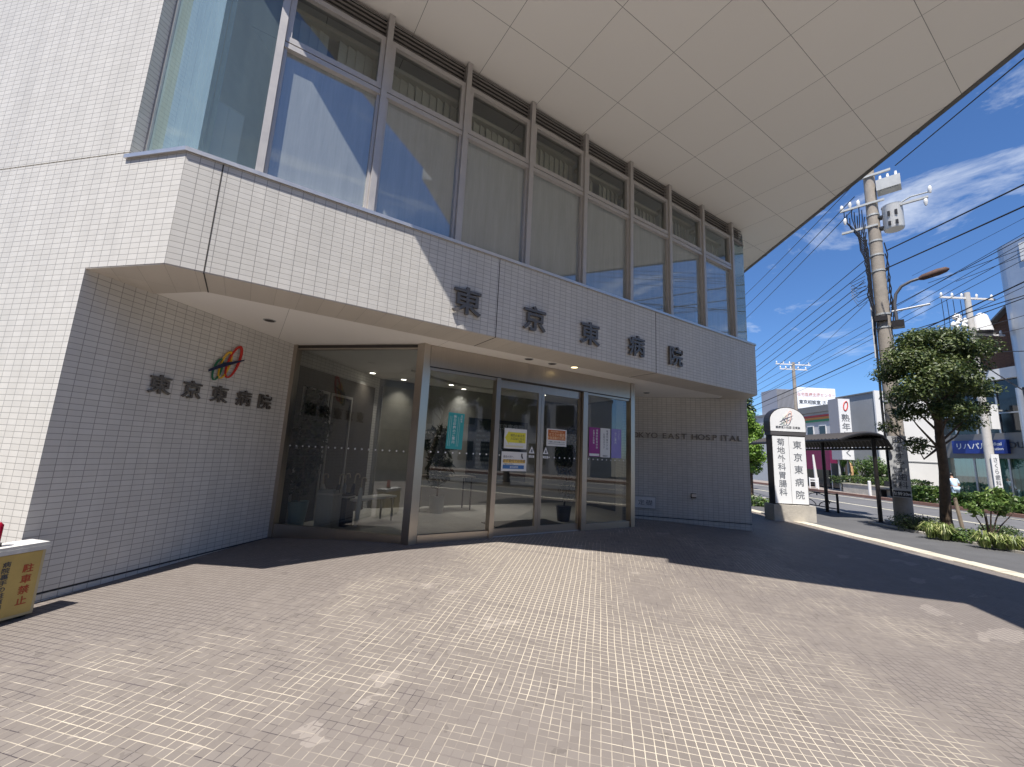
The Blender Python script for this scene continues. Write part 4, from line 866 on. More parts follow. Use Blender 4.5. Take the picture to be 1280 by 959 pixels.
o = MB(base); cl = [(tuple(at_tree(px_, py_, DT, dd)), rr) for (px_, py_), dd, rr in pads]
leaves(o, cl, 36000, .037, flat=.7, seed=11, shell=.3); o.build('crown', M['leaf'], e_t)
# young tree stake
stk = PN(1205,662,13.1); o = MB(V(stk.x,stk.y,-.1)); o.tube([V(stk.x,stk.y,-.1), V(stk.x,stk.y,.75)+S*.12], .035, 8); tag(o.build('tree_stake', mat('grey timber stake', (.2,.16,.12), .9, noise=.2)), 'grey wooden stake leaning beside the evergreen street tree', 'stake')
# planting bed
o = MB(); o.prism([SN(-6,12.36), SN(8.2,12.36), SN(8.2,13.38), SN(-6,13.38)], -.2, -.07); tag(o.build('planting_bed', M['soil']), kind='structure')
o = MB(); o.prism([SN(-6,12.28), SN(8.28,12.28), SN(8.28,12.36), SN(-6,12.36)], -.2, -.055); tag(o.build('bed_kerb', M['concrete']), kind='structure')
def bush(nm, label, cl, n, size, m, cat='bush', group=None, seed=1, flat=.4, shell=.4, core=True, ar=.5):
    c0_ = Vector(cl[0][0]); z_ = min(c[0][2]-c[1][2] for c in cl); e = thing(nm, V(c0_.x, c0_.y, z_), label, cat, group)
    o = MB(e.location); leaves(o, cl, n, size, flat, seed, shell, ar); o.build('foliage', m, e)
    o = MB(e.location); rg = random.Random(seed)
    for c, rr in cl:
        for k in range(3): o.tube([V(c[0],c[1],z_), V(c[0]+rg.uniform(-.4,.4)*rr[0], c[1]+rg.uniform(-.4,.4)*rr[1], c[2]+rr[2]*.5)], [.014,.006], 5)
    build_each(o, 'stem', M['bark'], e); return e
def onbed(px, py, n=12.9): p = PN(px, py, n); return p
p = PZ(1133,662,-.06); p2 = PZ(1158,664,-.06)
bush('low_bush', 'dark clipped bush at the foot of the concrete pole', [((p.x+.2,p.y,.10),(.34,.34,.22)), ((p2.x+.1,p2.y,.08),(.40,.34,.2)), (((p.x+p2.x)/2+.2,(p.y+p2.y)/2,.07),(.3,.3,.16))], 2600, .024, M['leaf'], seed=21, shell=.5)
p = PZ(1208,676,-.06); bush('low_bush', 'mid green low bush between pale grass tufts in the bed', [((p.x+.1,p.y+.05,.03),(.30,.28,.15)), ((p.x+.15,p.y+.35,.02),(.22,.22,.12))], 1300, .03, M['leaf_mid'], seed=22, shell=.4)
p = PZ(1248,668,-.06); bush('low_bush', 'dark low bush behind the thin sapling in the bed', [((p.x+.1,p.y,.03),(.32,.4,.13))], 900, .028, M['leaf_hedge'], seed=23)
def tuft(p, n, h, label, seed):
    e = thing('grass_tuft', p, label, 'ornamental grass', 'pale grass tufts in the planting bed'); o = MB(p); rg = random.Random(seed)
    for k in range(n):
        a = rg.uniform(0, 6.283); r0 = rg.uniform(0,.09); r1 = rg.uniform(.10,.30); hh = h*rg.uniform(.7,1.4); w = V(-math.sin(a), math.cos(a), 0)*rg.uniform(.006,.013)
        b0_ = p+V(math.cos(a)*r0, math.sin(a)*r0, 0); m_ = p+V(math.cos(a)*(r0*.5+r1*.5), math.sin(a)*(r0*.5+r1*.5), hh); t_ = p+V(math.cos(a)*r1, math.sin(a)*r1, hh*rg.uniform(.45,.9))
        o.quad(b0_-w, b0_+w, m_+w, m_-w); o.poly([m_-w, m_+w, t_])
    o.build('blades', M['blade'], e)
for i, (px_, py_, n_, h_, lb) in enumerate(((1164,672,120,.24,'pale variegated grass tuft right of the dark clipped bush'), (1180,674,130,.24,'pale variegated grass tuft at the tree trunk'), (1232,684,120,.22,'pale striped tuft just left of the thin sapling'), (1250,686,110,.2,'pale striped tuft below the thin sapling'), (1268,688,110,.2,'pale striped tuft near the right picture edge'), (1290,690,110,.2,'pale striped tuft at the far right end of the bed'))):
    p = PZ(px_, py_, -.07); tuft(p, n_, h_, lb, 40+i)
# sapling
sb_ = PZ(1238,676,-.07); e = thing('sapling', sb_, 'thin young tree with sparse leaves at the right of the bed', 'sapling'); DS = (sb_-CAM).dot(CF)
o = MB(sb_); rg = random.Random(5)
for px_, py_ in ((1212,635),(1225,620),(1240,615),(1255,622),(1268,640),(1232,640)): o.tube([sb_+V(0,0,-.02), sb_.lerp(at_tree(px_,py_,DS),.45)+V(0,0,.04), at_tree(px_,py_,DS,rg.uniform(-.2,.2))], [.018,.012,.005], 6)
build_each(o, 'stem', M['bark'], e)
o = MB(sb_); leaves(o, [(tuple(at_tree(px_,py_,DS,rg.uniform(-.2,.2))), (r_,r_,r_*.7)) for px_, py_, r_ in ((1212,632,.14),(1228,622,.17),(1243,615,.17),(1258,622,.17),(1270,634,.15),(1236,632,.16),(1252,640,.13), (1220,640,.16), (1245,628,.2), (1232,622,.18))], 1300, .045, seed=51, shell=.1); o.build('foliage', M['leaf_sap'], e)
# light green tree beyond the right porch wall
def tree(nm, label, base, h, cl, n, size, m, seed, group='street trees'):
    e = thing(nm, base, label, 'tree', group); o = MB(base); o.tube([base+V(0,0,-.1), base+V(.05,0,h*.5), base+V(0,.05,h*.85)], [.13,.1,.04], 10)
    for c, rr in cl: o.tube([base+V(0,0,h*.45), Vector(c)-V(0,0,rr[2]*.3), Vector(c)], [.05,.03,.01], 6)
    o.build('trunk', M['bark'], e, True); o = MB(base); leaves(o, cl, n, size, .3, seed, .3); o.build('crown', m, e); return e
D9 = 19.; f9 = lambda x, y, dd=0: tuple(PD(x, y, D9+dd)); tb = PD(938, 612, D9); tb.z = -.1
tree('street_tree', 'bright green leafy tree just past the right porch wall', tb, 3.2, [(f9(936,560),(.6,.6,.7)), (f9(944,540,.3),(.42,.4,.5)), (f9(949,572,-.2),(.32,.35,.35)), (f9(930,525,.3),(.5,.5,.5)), (f9(942,585),(.35,.4,.3))], 5200, .07, M['leaf_light'], 61)
D9 = 26.; tb = PD(934,606,D9); tb.z = -.1
tree('street_tree', 'dark conifer like tree top behind the bright green one', tb, 5., [(f9(933,515),(.55,.6,.6)), (f9(937,535),(.6,.6,.6)), (f9(930,500),(.5,.5,.5)), (f9(938,560),(.6,.6,.6))], 3600, .08, M['leaf_hedge'], 62)
p = PZ(940, 632, -.1); bush('low_bush', 'small rounded bush at the kerb past the porch wall', [((p.x,p.y,.05),(.45,.4,.22)), ((p.x+.3,p.y-.35,.0),(.35,.35,.18)), ((p.x-.4,p.y+.3,.05),(.4,.4,.2))], 1500, .045, M['leaf_mid'], seed=24)
# ------------------------------------------------------------------ the far side of the street
M['greyhall'] = mat('grey hall render', (.30,.31,.32), .8, noise=.08, nscale=.8); M['whitehall'] = mat('white hall render', (.74,.74,.73), .7, noise=.06, nscale=.6)
M['darkglass'] = mat('dark office glass', (.02,.026,.032), .08, .0, spec=.8); M['greyclad'] = mat('grey cladding', (.19,.185,.18), .5, .2, noise=.08, nscale=1.5); M['silver'] = mat('silver cladding', (.42,.46,.52), .35, .55, noise=.05, nscale=2)
M['brownbrick'] = tile_mat('brown brick', (.11,.055,.035), (.15,.075,.048), (.06,.04,.03), .22, .07, .01, .8); M['curtain_green'] = mat('pale green curtain', (.11,.22,.19), .75, noise=.1)
def sbox(q, s0, s1, n0, n1, z0, z1): return q.obox(SN((s0+s1)/2,(n0+n1)/2,(z0+z1)/2), S*((s1-s0)/2), N*((n1-n0)/2), V(0,0,(z1-z0)/2))
# office building with shop
ob = thing('office_building', SN(15,27,-.13), 'dark glazed office block over a green curtained shop across the street', 'office building')
oo = ob.location
o = MB(oo); sbox(o, 11.5, 19.6, 25.9, 36, -.4, 6.0); o.build('body', M['greyclad'], ob)
o = MB(oo); sbox(o, 11.5, 19.6, 25.62, 25.9, 2.12, 3.3); o.build('shop_fascia', M['greyclad'], ob)
o = MB(oo); sbox(o, 11.5, 19.6, 25.7, 25.9, 3.305, 5.75); gl_ = o.build('window_band', M['darkglass'], ob)
o = MB(oo)
for k in range(9): sbox(o, 11.6+k*.98, 11.66+k*.98, 25.64, 25.7, 3.3, 5.75)
sbox(o, 11.5, 19.6, 25.64, 25.7, 4.2, 4.26); build_each(o, 'window_bar', M['silver'], gl_)
o = MB(oo); sbox(o, 11.5, 19.6, 25.5, 25.9, 5.8, 6.3); o.build('cornice', M['whitehall'], ob)
o = MB(oo); sbox(o, 12.0, 19.3, 25.86, 25.895, .0, 2.12); sh = o.build('shopfront', M['curtain_green'], ob)
o = MB(oo)
for k in range(30): o.obox(SN(12.1+k*.245, 25.84, 1.03), S*.06, N*.012, V(0,0,1.02))
build_each(o, 'curtain_fold', M['curtain_green'], sh)
o = MB(oo)
for k in range(6): sbox(o, 12.0+k*1.46, 12.08+k*1.46, 25.7, 25.8, -.1, 2.12)
build_each(o, 'shop_post', M['alu'], sh)
o = MB(oo); o.quad(SN(12,25.72,.0), SN(19.3,25.72,.0), SN(19.3,25.72,2.1), SN(12,25.72,2.1)); o.build('shop_glass', glass_mat('shop glass', (.70,.82,.78), extra=.0, refl=.35), sh)
o = MB(oo); br = [(11.2,6.26),(18.6,6.26),(18.6,7.2),(15.7,9.6),(11.2,9.6)]
o.poly([SN(a,26.4,z) for a, z in reversed(br)]); o.poly([SN(a,33,z) for a, z in br])
for i in range(5): j = (i+1) % 5; o.quad(SN(br[i][0],26.4,br[i][1]), SN(br[j][0],26.4,br[j][1]), SN(br[j][0],33,br[j][1]), SN(br[i][0],33,br[i][1]))
o.build('brick_attic', M['brownbrick'], ob)
bm_ = bmesh.new(); bm_.from_mesh(ob.children[-1].data); bmesh.ops.recalc_face_normals(bm_, faces=bm_.faces); bm_.to_mesh(ob.children[-1].data); bm_.free()
o = MB(oo); o.obox(SN(17.15,26.3,8.45), (SN(18.7,0,7.22)-SN(15.6,0,9.68))*.5, N*.2, V(0,0,.05)); o.build('attic_coping', M['greyclad'], ob)
o = MB(oo); rg = random.Random(15)
for k in range(9): p = SN(13.6+rg.random()*1.8, 26.25, 6.4+rg.random()*.7); o.tube([p, p+S*rg.uniform(-.3,.3)+V(0,0,rg.uniform(.05,.3)), p+S*rg.uniform(-.5,.5)+V(0,0,.35)], .035, 6)
build_each(o, 'roof_pipe', M['whitep'], ob)
e = thing('shop_sign', SN(17.3,25.5,2.7), 'blue shop sign with white lettering above the green curtains', 'sign')
o = MB(e.location); sbox(o, 16.2, 18.6, 25.46, 25.6, 2.34, 2.98); o.build('board', mat('blue sign board', (.018,.045,.26), .4), e)
o = MB(e.location); o.text('リハパル', SN(18.45,25.455,2.70), -S, ZV, .34, .002, .015, 1.1); o.text('Medical', SN(17.0,25.455,2.80), -S, ZV, .2, .002, .012, 1); o.text('Station', SN(16.85,25.455,2.57), -S, ZV, .18, .002, .012, 1); o.build('lettering', M['white'], e)
e = thing('wall_lettering', SN(14.2,25.6,2.75), 'dark raised letters on grey fascia right of the blue shop sign', 'lettering')
o = MB(e.location); o.text('HOUSE R', SN(16.6,25.61,2.75), -S, ZV, .38, .03, .012, 1.1); o.build('characters', M['ink'], e)
e = thing('projecting_sign', SN(16.4,25.2,4.1), 'white rounded projecting sign in front of dark glass beside the far pole', 'sign')
o = MB(e.location); sbox(o, 16.25, 16.38, 24.55, 25.35, 3.45, 4.6); o.build('panel', M['white'], e); o = MB(e.location); sbox(o, 16.24, 16.39, 24.9, 24.96, 3.43, 4.62); sbox(o, 16.27, 16.36, 25.35, 25.62, 4.3, 4.36); build_each(o, 'bracket', M['grey'], e)
# silver tower
tw_ = thing('silver_tower', SN(14.4,24.9,-.13), 'silver clad tower with rounded corner at the right picture edge', 'office building'); oo = tw_.location
o = MB(oo); pr = [SN(7.9,25.0), SN(14.7,25.0)]
for k in range(1, 9): a = math.pi/2*k/8; pr.append(SN(14.7+.75*math.sin(a), 25.75-.75*math.cos(a)))
pr += [SN(15.45,25.45+7), SN(7.9,32.5)]
o.prism(pr, 5.2, 11.85); o.build('cladding', M['silver'], tw_, True)
o = MB(oo); sbox(o, 7.9, 14.2, 24.95, 24.998, 10.75, 11.6); o.build('white_band', M['whitehall'], tw_)
for k, (z0_, z1_) in enumerate(((9.5,10.2),(7.9,8.6),(6.4,7.1))):
    o = MB(oo); sbox(o, 7.9, 14.1, 24.96, 24.998, z0_, z1_); wn_ = o.build('window', M['darkglass'], tw_); o = MB(oo)
    for j in range(5): sbox(o, 8.1+j*1.1, 8.16+j*1.1, 24.93, 24.958, z0_, z1_)
    build_each(o, 'window_bar', M['silver'], wn_)
for s_ in (15.1, 14.2):
    o = MB(oo); o.tube([SN(s_,25.1,-.2), SN(s_,25.1,5.2)], .13, 14); o.build('column', M['silver'], tw_, True)
o = MB(oo); sbox(o, 7.9, 15.4, 25.35, 25.6, -.2, 5.2); o.build('glass_wall', M['darkglass'], tw_)
# white hall
wh = thing('white_hall', SN(25,28,-.13), 'white and grey rendered hall across the street behind the pole', 'hall'); oo = wh.location
o = MB(oo); o.prism([SN(23.1,25.62), SN(26.2,25.62), SN(26.2,38), SN(23.1,38)], -.4, 6.2); o.build('side_walls', M['greyhall'], wh)
o = MB(oo); sbox(o, 23.0, 23.097, 25.55, 38, -.4, 6.3); o.build('end_wall', M['whitehall'], wh)
o = MB(oo); sbox(o, 23.1, 26.25, 25.55, 25.8, 6.2, 6.28); o.build('coping', M['greyclad'], wh)
o = MB(oo); sbox(o, 22.97, 22.998, 27.0, 38, 1.9, 1.96); sbox(o, 22.97, 22.998, 29.3, 29.36, -.4, 6.2); sbox(o, 22.97, 22.998, 32.3, 32.36, -.4, 6.2); build_each(o, 'wall_joint', M['greyhall'], wh)
# striped shop building
sb = thing('striped_building', SN(29,28,-.13), 'pale building with red, orange and green stripes above its windows', 'building'); oo = sb.location
o = MB(oo); sbox(o, 26.6, 33.5, 26.3, 36, -.4, 5.9); o.build('body', mat('pale render', (.50,.52,.53), .8, noise=.06), sb)
for z_, m_, nm in ((5.15,M['red'],'red_stripe'),(4.97,mat('orange stripe', (.7,.28,.06), .6),'orange_stripe'),(4.79,mat('green stripe', (.05,.30,.12), .6),'green_stripe')):
    o = MB(oo); sbox(o, 26.7, 33.4, 26.24, 26.298, z_, z_+.15); o.build(nm, m_, sb)
for k in range(5):
    o = MB(oo); s_ = 27.0+k*1.3; sbox(o, s_, s_+.72, 26.26, 26.298, 3.2, 4.5); w_ = o.build('window', M['whitehall'], sb); o = MB(oo); sbox(o, s_+.06, s_+.66, 26.24, 26.259, 3.26, 4.44); o.build('pane', M['darkglass'], w_)
o = MB(oo); sbox(o, 26.6, 33.5, 26.1, 26.298, 5.5, 6.0); o.build('parapet', M['greyclad'], sb)
o = MB(oo); sbox(o, 26.7, 33.4, 25.2, 26.298, 1.15, 2.55); o.build('magenta_awning', mat('magenta awning', (.15,.012,.06), .6, noise=.15), sb)
o = MB(oo); sbox(o, 26.7, 33.4, 26.22, 26.298, -.2, 1.14); o.build('shopfront', M['darkglass'], sb)
e = thing('shop_lettering', SN(30,25.1,2.1), 'pale characters on the magenta awning', 'lettering'); o = MB(e.location); o.text('リサイクル', SN(31.8,25.17,2.15), -S, ZV, .5, .01, .01, 1.1); o.build('characters', mat('pale pink letters', (.6,.35,.42), .6), e)
# tower sign
e = thing('tower_sign', SN(23.9,24.2,.6), 'tall white sign tower with red ring and vertical characters', 'sign'); oo = e.location
pA = PS(1047, 498, 23.7); nA = pA.dot(N); nB = PS(1062, 497, 23.7).dot(N); zT = pA.z; zB = PS(1058, 575, 23.7).z
zB = min(zB, 1.9); 
o = MB(oo); o.obox(SN(24.15,(nA+nB)/2,(zT+zB)/2), S*.42, N*((nB-nA)/2), V(0,0,(zT-zB)/2)); o.build('cabinet', mat('sign tower grey', (.27,.27,.30), .6), e)
o = MB(oo); o.obox(SN(23.72,(nA+nB)/2,(zT+zB)/2), S*.009, N*((nB-nA)/2-.02), V(0,0,(zT-zB)/2-.02)); o.build('face', M['white'], e)
cn_ = (nA+nB)/2; o = MB(oo); o.text('熟年相談', SN(23.705,cn_+.02,zT-1.25), N, ZV, .52, .002, .012, 1.05, vertical=True, gap=1.1); o.text('く', SN(23.705,cn_+.02,zB+.45), N, ZV, .5, .002, .012, 1.0, center=True); o.build('lettering', M['ink_grey'], e)
o = MB(oo); o.tube([SN(23.70,cn_+.08+.13*math.cos(a*.3927)+.05*math.sin(a*.3927),zT-.48+.30*math.sin(a*.3927)) for a in range(17)], .03, 6); o.build('red_ring', M['red'], e)
for nn3 in (nA+.1, nB-.1): o = MB(oo); o.tube([SN(24.15,nn3,-.2), SN(24.15,nn3,zB)], .06, 8); o.build('leg', M['grey'], e)
# rooftop billboard on the building behind
D_b = 40.; a1_ = PD(995, 484, D_b); a2_ = PD(1043, 484, D_b); a3_ = PD(995, 516, D_b); rt_ = V(a2_.x-a1_.x, a2_.y-a1_.y, 0); bw = rt_.length; rt_.normalize(); bk = V(-rt_.y, rt_.x, 0)
e = thing('rooftop_billboard', V(a1_.x,a1_.y,a3_.z), 'big white billboard with rows of characters on a distant roof', 'billboard'); oo = e.location
zt_, zb_ = a1_.z, a3_.z; pf = V(a1_.x, a1_.y, 0)
o = MB(oo); o.wbox(pf, rt_, 0, bw, -.05, 0, zb_, zt_); o.build('face', M['white'], e)
o = MB(oo); o.wbox(pf, rt_, -1.9, bw, .01, 2.5, zb_-.2, zt_-.25); o.build('frame', mat('louvred grey', (.30,.31,.36), .6, noise=.05), e)
o = MB(oo)
for k in range(16): o.wbox(pf, rt_, -1.88+k*.12, -1.84+k*.12, -.04, .008, zb_-.15, zt_-.3)
o.build('louvres', M['greyclad'], e)
hh = zt_-zb_; cx = pf+rt_*(bw*.5)-bk*.055
o = MB(oo); o.text('在宅医療支援センター', cx+V(0,0,zb_+hh*.72), rt_, ZV, .40, .002, .01, .92, center=True); o.build('red_lettering', mat('faded red letters', (.55,.25,.22), .6), e)
o = MB(oo); o.text('東京相談室 さくら', cx+V(0,0,zb_+hh*.42), rt_, ZV, .44, .002, .02, .95, center=True); o.text('介護相談所', cx-rt_*.6+V(0,0,zb_+hh*.14), rt_, ZV, .26, .002, .01, 1, center=True); o.build('dark_lettering', M['ink'], e)
db = thing('distant_building', V(a1_.x,a1_.y,-.2)+bk*3, 'plain grey building carrying the white billboard', 'building'); oo = db.location
o = MB(oo); o.wbox(pf, rt_, -2.2, bw+3.5, .2, 9, -.4, zb_-.2); o.build('body', mat('distant grey render', (.42,.43,.45), .8, noise=.06), db)
for k in range(6):
    o = MB(oo); o.wbox(pf, rt_, -1.9+k*1.4, -1.0+k*1.4, .15, .198, zb_-2.0, zb_-.9); o.build('window', M['darkglass'], db)
o = MB(oo); o.wbox(pf, rt_, -2.3, bw+3.6, .1, 9.1, zb_-.42, zb_-.205); o.build('parapet', M['greyclad'], db)
# utility poles farther away
def far_pole(nm_lab, base, h, r, arms, trf=False):
    e = thing('utility_pole', base, nm_lab, 'utility pole', 'utility poles'); o = MB(base); o.tube([base, base+V(0,0,h)], [r, r*.65], 12); o.build('shaft', M['pole_concrete'] if not trf else mat('pale pole', (.5,.48,.45), .8, noise=.1), e, True)
    o = MB(base); ii = MB(base)
    for z_, w_ in arms:
        o.obox(base+V(0,0,z_), CR.xy.to_3d()*w_, CF.xy.to_3d()*.04, V(0,0,.04))
        for k in (-.95,-.55,-.2,.35,.9): q = base+V(0,0,z_+.04)+CR.xy.to_3d()*(w_*k); ii.tube([q, q+V(0,0,.05), q+V(0,0,.16), q+V(0,0,.2)], [.025,.05,.045,.015], 8)
    build_each(o, 'crossarm', M['whitep'], e); build_each(ii, 'insulator', M['porcelain'], e, True)
    return e
p2b = PN(1241, 600, 24.2); p2b.z = -.13; D2 = (p2b-CAM).dot(CF); r2_ = CR.xy.to_3d().normalized()
pz = lambda y, x=1200: PD(x, y, D2).z
h2 = pz(345)+.13
e2 = far_pole('pale utility pole with twin transformers in front of the brick attic', p2b, h2, .17, [(pz(353)+.13, 1.3), (pz(404)+.13, 1.5)], True)
c = p2b + r2_*.50; c = V(c.x, c.y, 0); z_ = pz(388); o = MB(p2b)
o.tube([c+V(0,0,z_-.42), c+V(0,0,z_-.36), c+V(0,0,z_+.30), c+V(0,0,z_+.38), c+V(0,0,z_+.5)], [.36,.36,.24,.2,.05], 16); t_ = o.build('transformer', M['whitep'], e2, True)
o = MB(p2b); o.obox(c+V(0,0,z_-.47), r2_*.42, CF.xy.to_3d()*.3, V(0,0,.04)); o.build('platform', M['dark'], t_)
rg = random.Random(33); o = MB(p2b)
for k in range(13):
    q = V(p2b.x,p2b.y,0) + r2_*rg.uniform(-1.1,-.2) + V(0,0,z_+rg.uniform(-.45,.2)); o.tube([q, q+V(0,0,.08), q+V(0,0,.2), q+V(0,0,.26)], [.03,.10,.085,.03], 8)
build_each(o, 'insulator', M['porcelain'], e2, True)
o = MB(p2b); o.obox(V(p2b.x,p2b.y,0)-r2_*.65+V(0,0,z_-.5), r2_*.62, CF.xy.to_3d()*.12, V(0,0,.05)); o.build('gear_shelf', M['grey'], e2)
o = MB(p2b)
for a_ in (-1.25,-1.0,-.7,-.35): q = V(p2b.x,p2b.y,0)+r2_*a_; o.tube([q+V(0,0,pz(356)), q+r2_*.02+V(0,0,pz(380)), q+V(0,0,pz(402))], .012, 4)
o.build('drop_wires', M['cable'], e2)
o = MB(p2b); q = V(p2b.x,p2b.y,0)-CF.xy.to_3d()*.2; o.obox(q+V(0,0,1.5), r2_*.17, CF.xy.to_3d()*.01, V(0,0,.75)); ap = o.build('advert_plate', M['white'], e2)
o = MB(p2b); o.text('さくら歯科', q-CF.xy.to_3d()*.015+V(0,0,2.0), r2_, ZV, .24, .001, .01, 1, vertical=True); o.build('lettering', M['ink_grey'], ap)
p3b = PD(998, 590, 33.); h3 = PD(992,452,33.).z; p3b = V(PD(993,480,33.).x, PD(993,480,33.).y, -.13); far_pole('distant utility pole with crossarm above the white billboard', p3b, h3+.13, .17, [(h3-.05, 1.4), (h3-.45, 1.1)])
p4 = PD(905, 480, 30.); p4b = V(p4.x, p4.y, -.13); far_pole('utility pole hidden beyond the right end of the hospital', p4b, 11.2, .18, [(10.9,1.0),(6.6,.9),(5.2,.8)])
# low concrete wall with hedge, pillars, boards on the far corner
e = thing('planter_wall', SN(23,23.6,-.13), 'low pale concrete planter wall on the far corner', 'planter')
pw0, pw1 = PN(1062,612,23.4), PN(1106,614,23.4); sA_, sB_ = pw1.dot(S)-1.5, pw0.dot(S)+.4
o = MB(e.location); o.obox(SN((sA_+sB_)/2,23.45,.13), S*((sB_-sA_)/2), N*.12, V(0,0,.26)); o.build('wall', M['concrete'], e)
o = MB(e.location); o.obox(SN((sA_+sB_)/2,23.45,.41), S*((sB_-sA_)/2+.04), N*.16, V(0,0,.025)); o.build('coping', M['kerb'], e)
def hedge(nm, label, s0, s1, n0, n1, z0, z1, n, size, m, seed, group=None):
    c = SN((s0+s1)/2,(n0+n1)/2,z0); e = thing(nm, c, label, 'hedge', group); o = MB(c); rg = random.Random(seed)
    for _ in range(n):
        f_ = rg.random(); s_ = rg.uniform(s0,s1); n_ = rg.uniform(n0,n1); z_ = rg.uniform(z0,z1)
        if f_ < .4: z_ = z1+rg.gauss(0,.035)+.05*math.sin(s_*3)
        elif f_ < .75: n_ = n0+rg.gauss(0,.04)
        elif f_ < .85: s_ = s0+rg.gauss(0,.03)
        p = SN(s_, n_, z_); nr = V(rg.gauss(0,.6)-N.x*.4, rg.gauss(0,.6)-N.y*.4, .6+rg.gauss(0,.5)).normalized(); a = nr.cross(V(rg.uniform(-1,1),rg.uniform(-1,1),rg.uniform(-1,1))).normalized(); b_ = nr.cross(a); q = size*rg.uniform(.7,1.3)
        o.poly([p-a*q, p-b_*q*.55, p+a*q, p+b_*q*.55])
    o.build('foliage', m, e); o = MB(c)
    for k in range(int((s1-s0)/.5)+1): o.tube([SN(s0+.2+k*.5,(n0+n1)/2,z0), SN(s0+.25+k*.5,(n0+n1)/2+.05,z1-.1)], .012, 5)
    build_each(o, 'stem', M['bark'], e); return e
hedge('clipped_hedge', 'long clipped hedge above the low planter wall', sA_, sB_+1.5, 23.7, 24.6, .35, .80, 3800, .055, M['leaf_hedge'], 71)
for i, (px_, py_, r_, lb) in enumerate(((1078,582,.55,'round shrub behind the clipped hedge, left of its group'), (1092,580,.6,'round shrub behind the clipped hedge beside the grey wall'), (1056,578,.4,'yellow green shrub beside the grey notice board'), (1103,586,.45,'dark shrub at the white wall behind the hedge'))):
    p = PN(px_, py_, 25.0); bush('round_shrub', lb, [((p.x,p.y,p.z),(r_,r_,r_*.8)), ((p.x+.3,p.y-.3,p.z-.5),(r_*.8,r_*.8,r_*.8)), ((p.x,p.y,p.z-.9),(r_*.6,r_*.6,r_*.6))], 900, .07, M['leaf_mid'] if i != 2 else M['leaf_light'], group='shrubs behind the far hedge', seed=80+i)
p = PN(1062,590,24.9); e = thing('stone_post', V(p.x,p.y,.3), 'tan rounded stone post behind the clipped hedge', 'stone post'); o = MB(e.location); q = V(p.x,p.y,0); o.tube([q+V(0,0,.3), q+V(0,0,1.4), q+V(0,0,1.6), q+V(0,0,1.72)], [.21,.21,.16,.05], 14); o.build('post', mat('tan stone', (.50,.32,.17), .7, noise=.12), e, True); o = MB(e.location); o.tube([q+V(0,0,.28), q+V(0,0,.36)], .27, 14); o.build('foot', M['concrete'], e)
p = PN(1047,590,24.6); e = thing('notice_board', V(p.x,p.y,.2), 'grey street notice board behind the hedge', 'notice board'); q = V(p.x,p.y,0); o = MB(e.location); o.obox(q+V(0,0,1.2), r2_*.42, CF.xy.to_3d()*.03, V(0,0,.42)); o.build('panel', mat('grey board', (.16,.17,.18), .5), e); o = MB(e.location)
for a_ in (-.4,.4): o.tube([q+r2_*a_+V(0,0,-.1), q+r2_*a_+V(0,0,1.62)], .03, 6)
build_each(o, 'post', M['whitep'], e)
# white bollard, white barrier frame, white leaning pole
p = PN(1088,618,22.9); e = thing('white_bollard', V(p.x,p.y,-.13), 'white bollard post at the far kerb seen between shelter posts', 'bollard'); q = V(p.x,p.y,-.13); o = MB(q); o.tube([q, q+V(0,0,.78)], .075, 12); o.build('shaft', M['whitep'], e, True); o = MB(q); o.tube([q+V(0,0,.7805), q+V(0,0,.81)], [.08,.06], 12); o.build('cap', M['white'], e)
p = PN(1018,610,22.9); q = V(p.x,p.y,-.13); e = thing('barrier_frame', q, 'small white barrier frame at the far kerb left of the shelter post', 'barrier')
o = MB(q)
for a_ in (-.28,.28): o.tube([q+r2_*a_, q+r2_*a_+V(0,0,.75)], .035, 8)
build_each(o, 'leg', M['white'], e); o = MB(q); o.obox(q+V(0,0,.66), r2_*.29, CF.xy.to_3d()*.02, V(0,0,.05)); o.obox(q+V(0,0,.5), r2_*.29, CF.xy.to_3d()*.02, V(0,0,.035)); o.build('board', M['white'], e)
p = PN(1021,598,24.2); q = V(p.x,p.y,-.13); o = MB(q); o.tube([q, q+V(0,0,2.3)-r2_*.15], [.12,.06], 10); tag(o.build('banner_pole', M['whitep']), 'white tapering pole beside the parasol', 'pole')
# bench like dark box near pole
p = PN(1115,618,23.2); q = V(p.x,p.y,-.13); e = thing('street_bench', q, 'dark bench on the far pavement beside the concrete pole', 'bench'); o = MB(q); o.obox(q+V(0,0,.42), S*.6, N*.2, V(0,0,.03)); o.build('seat', M['dark'], e)
o = MB(q); o.obox(q+V(0,0,.7)+N*.18, S*.6, N*.02, V(0,0,.16)); o.build('backrest', M['dark'], e)
for a_ in (-.5,.5): o = MB(q); o.obox(q+S*a_+V(0,0,.2), S*.03, N*.17, V(0,0,.19)); o.build('leg', M['black'], e)
# hedge in front of the shop
for i, (x0_, x1_, zt2, lb) in enumerate(((1136,1172,.55,'loose leafy hedge left of the evergreen trunk across the road'), (1198,1243,.42,'sunlit leafy hedge in front of the green curtains'), (1240,1300,.45,'sunlit leafy hedge at the right in front of the shop'))):
    sa, sb2 = PN(x1_,630,23.2).dot(S), PN(x0_,630,23.2).dot(S); hedge('shop_hedge', lb, sa, sb2, 22.85, 23.6, -.1, zt2, 2200, .085, M['leaf_mid'], 90+i, 'leafy hedges along the far kerb')
hedge('shop_hedge', 'lowest part of the far kerb hedge behind the sapling', PN(1320,630,23.2).dot(S)-2, PN(1298,630,23.2).dot(S), 22.85, 23.6, -.1, .42, 1500, .085, M['leaf_mid'], 97, 'leafy hedges along the far kerb')
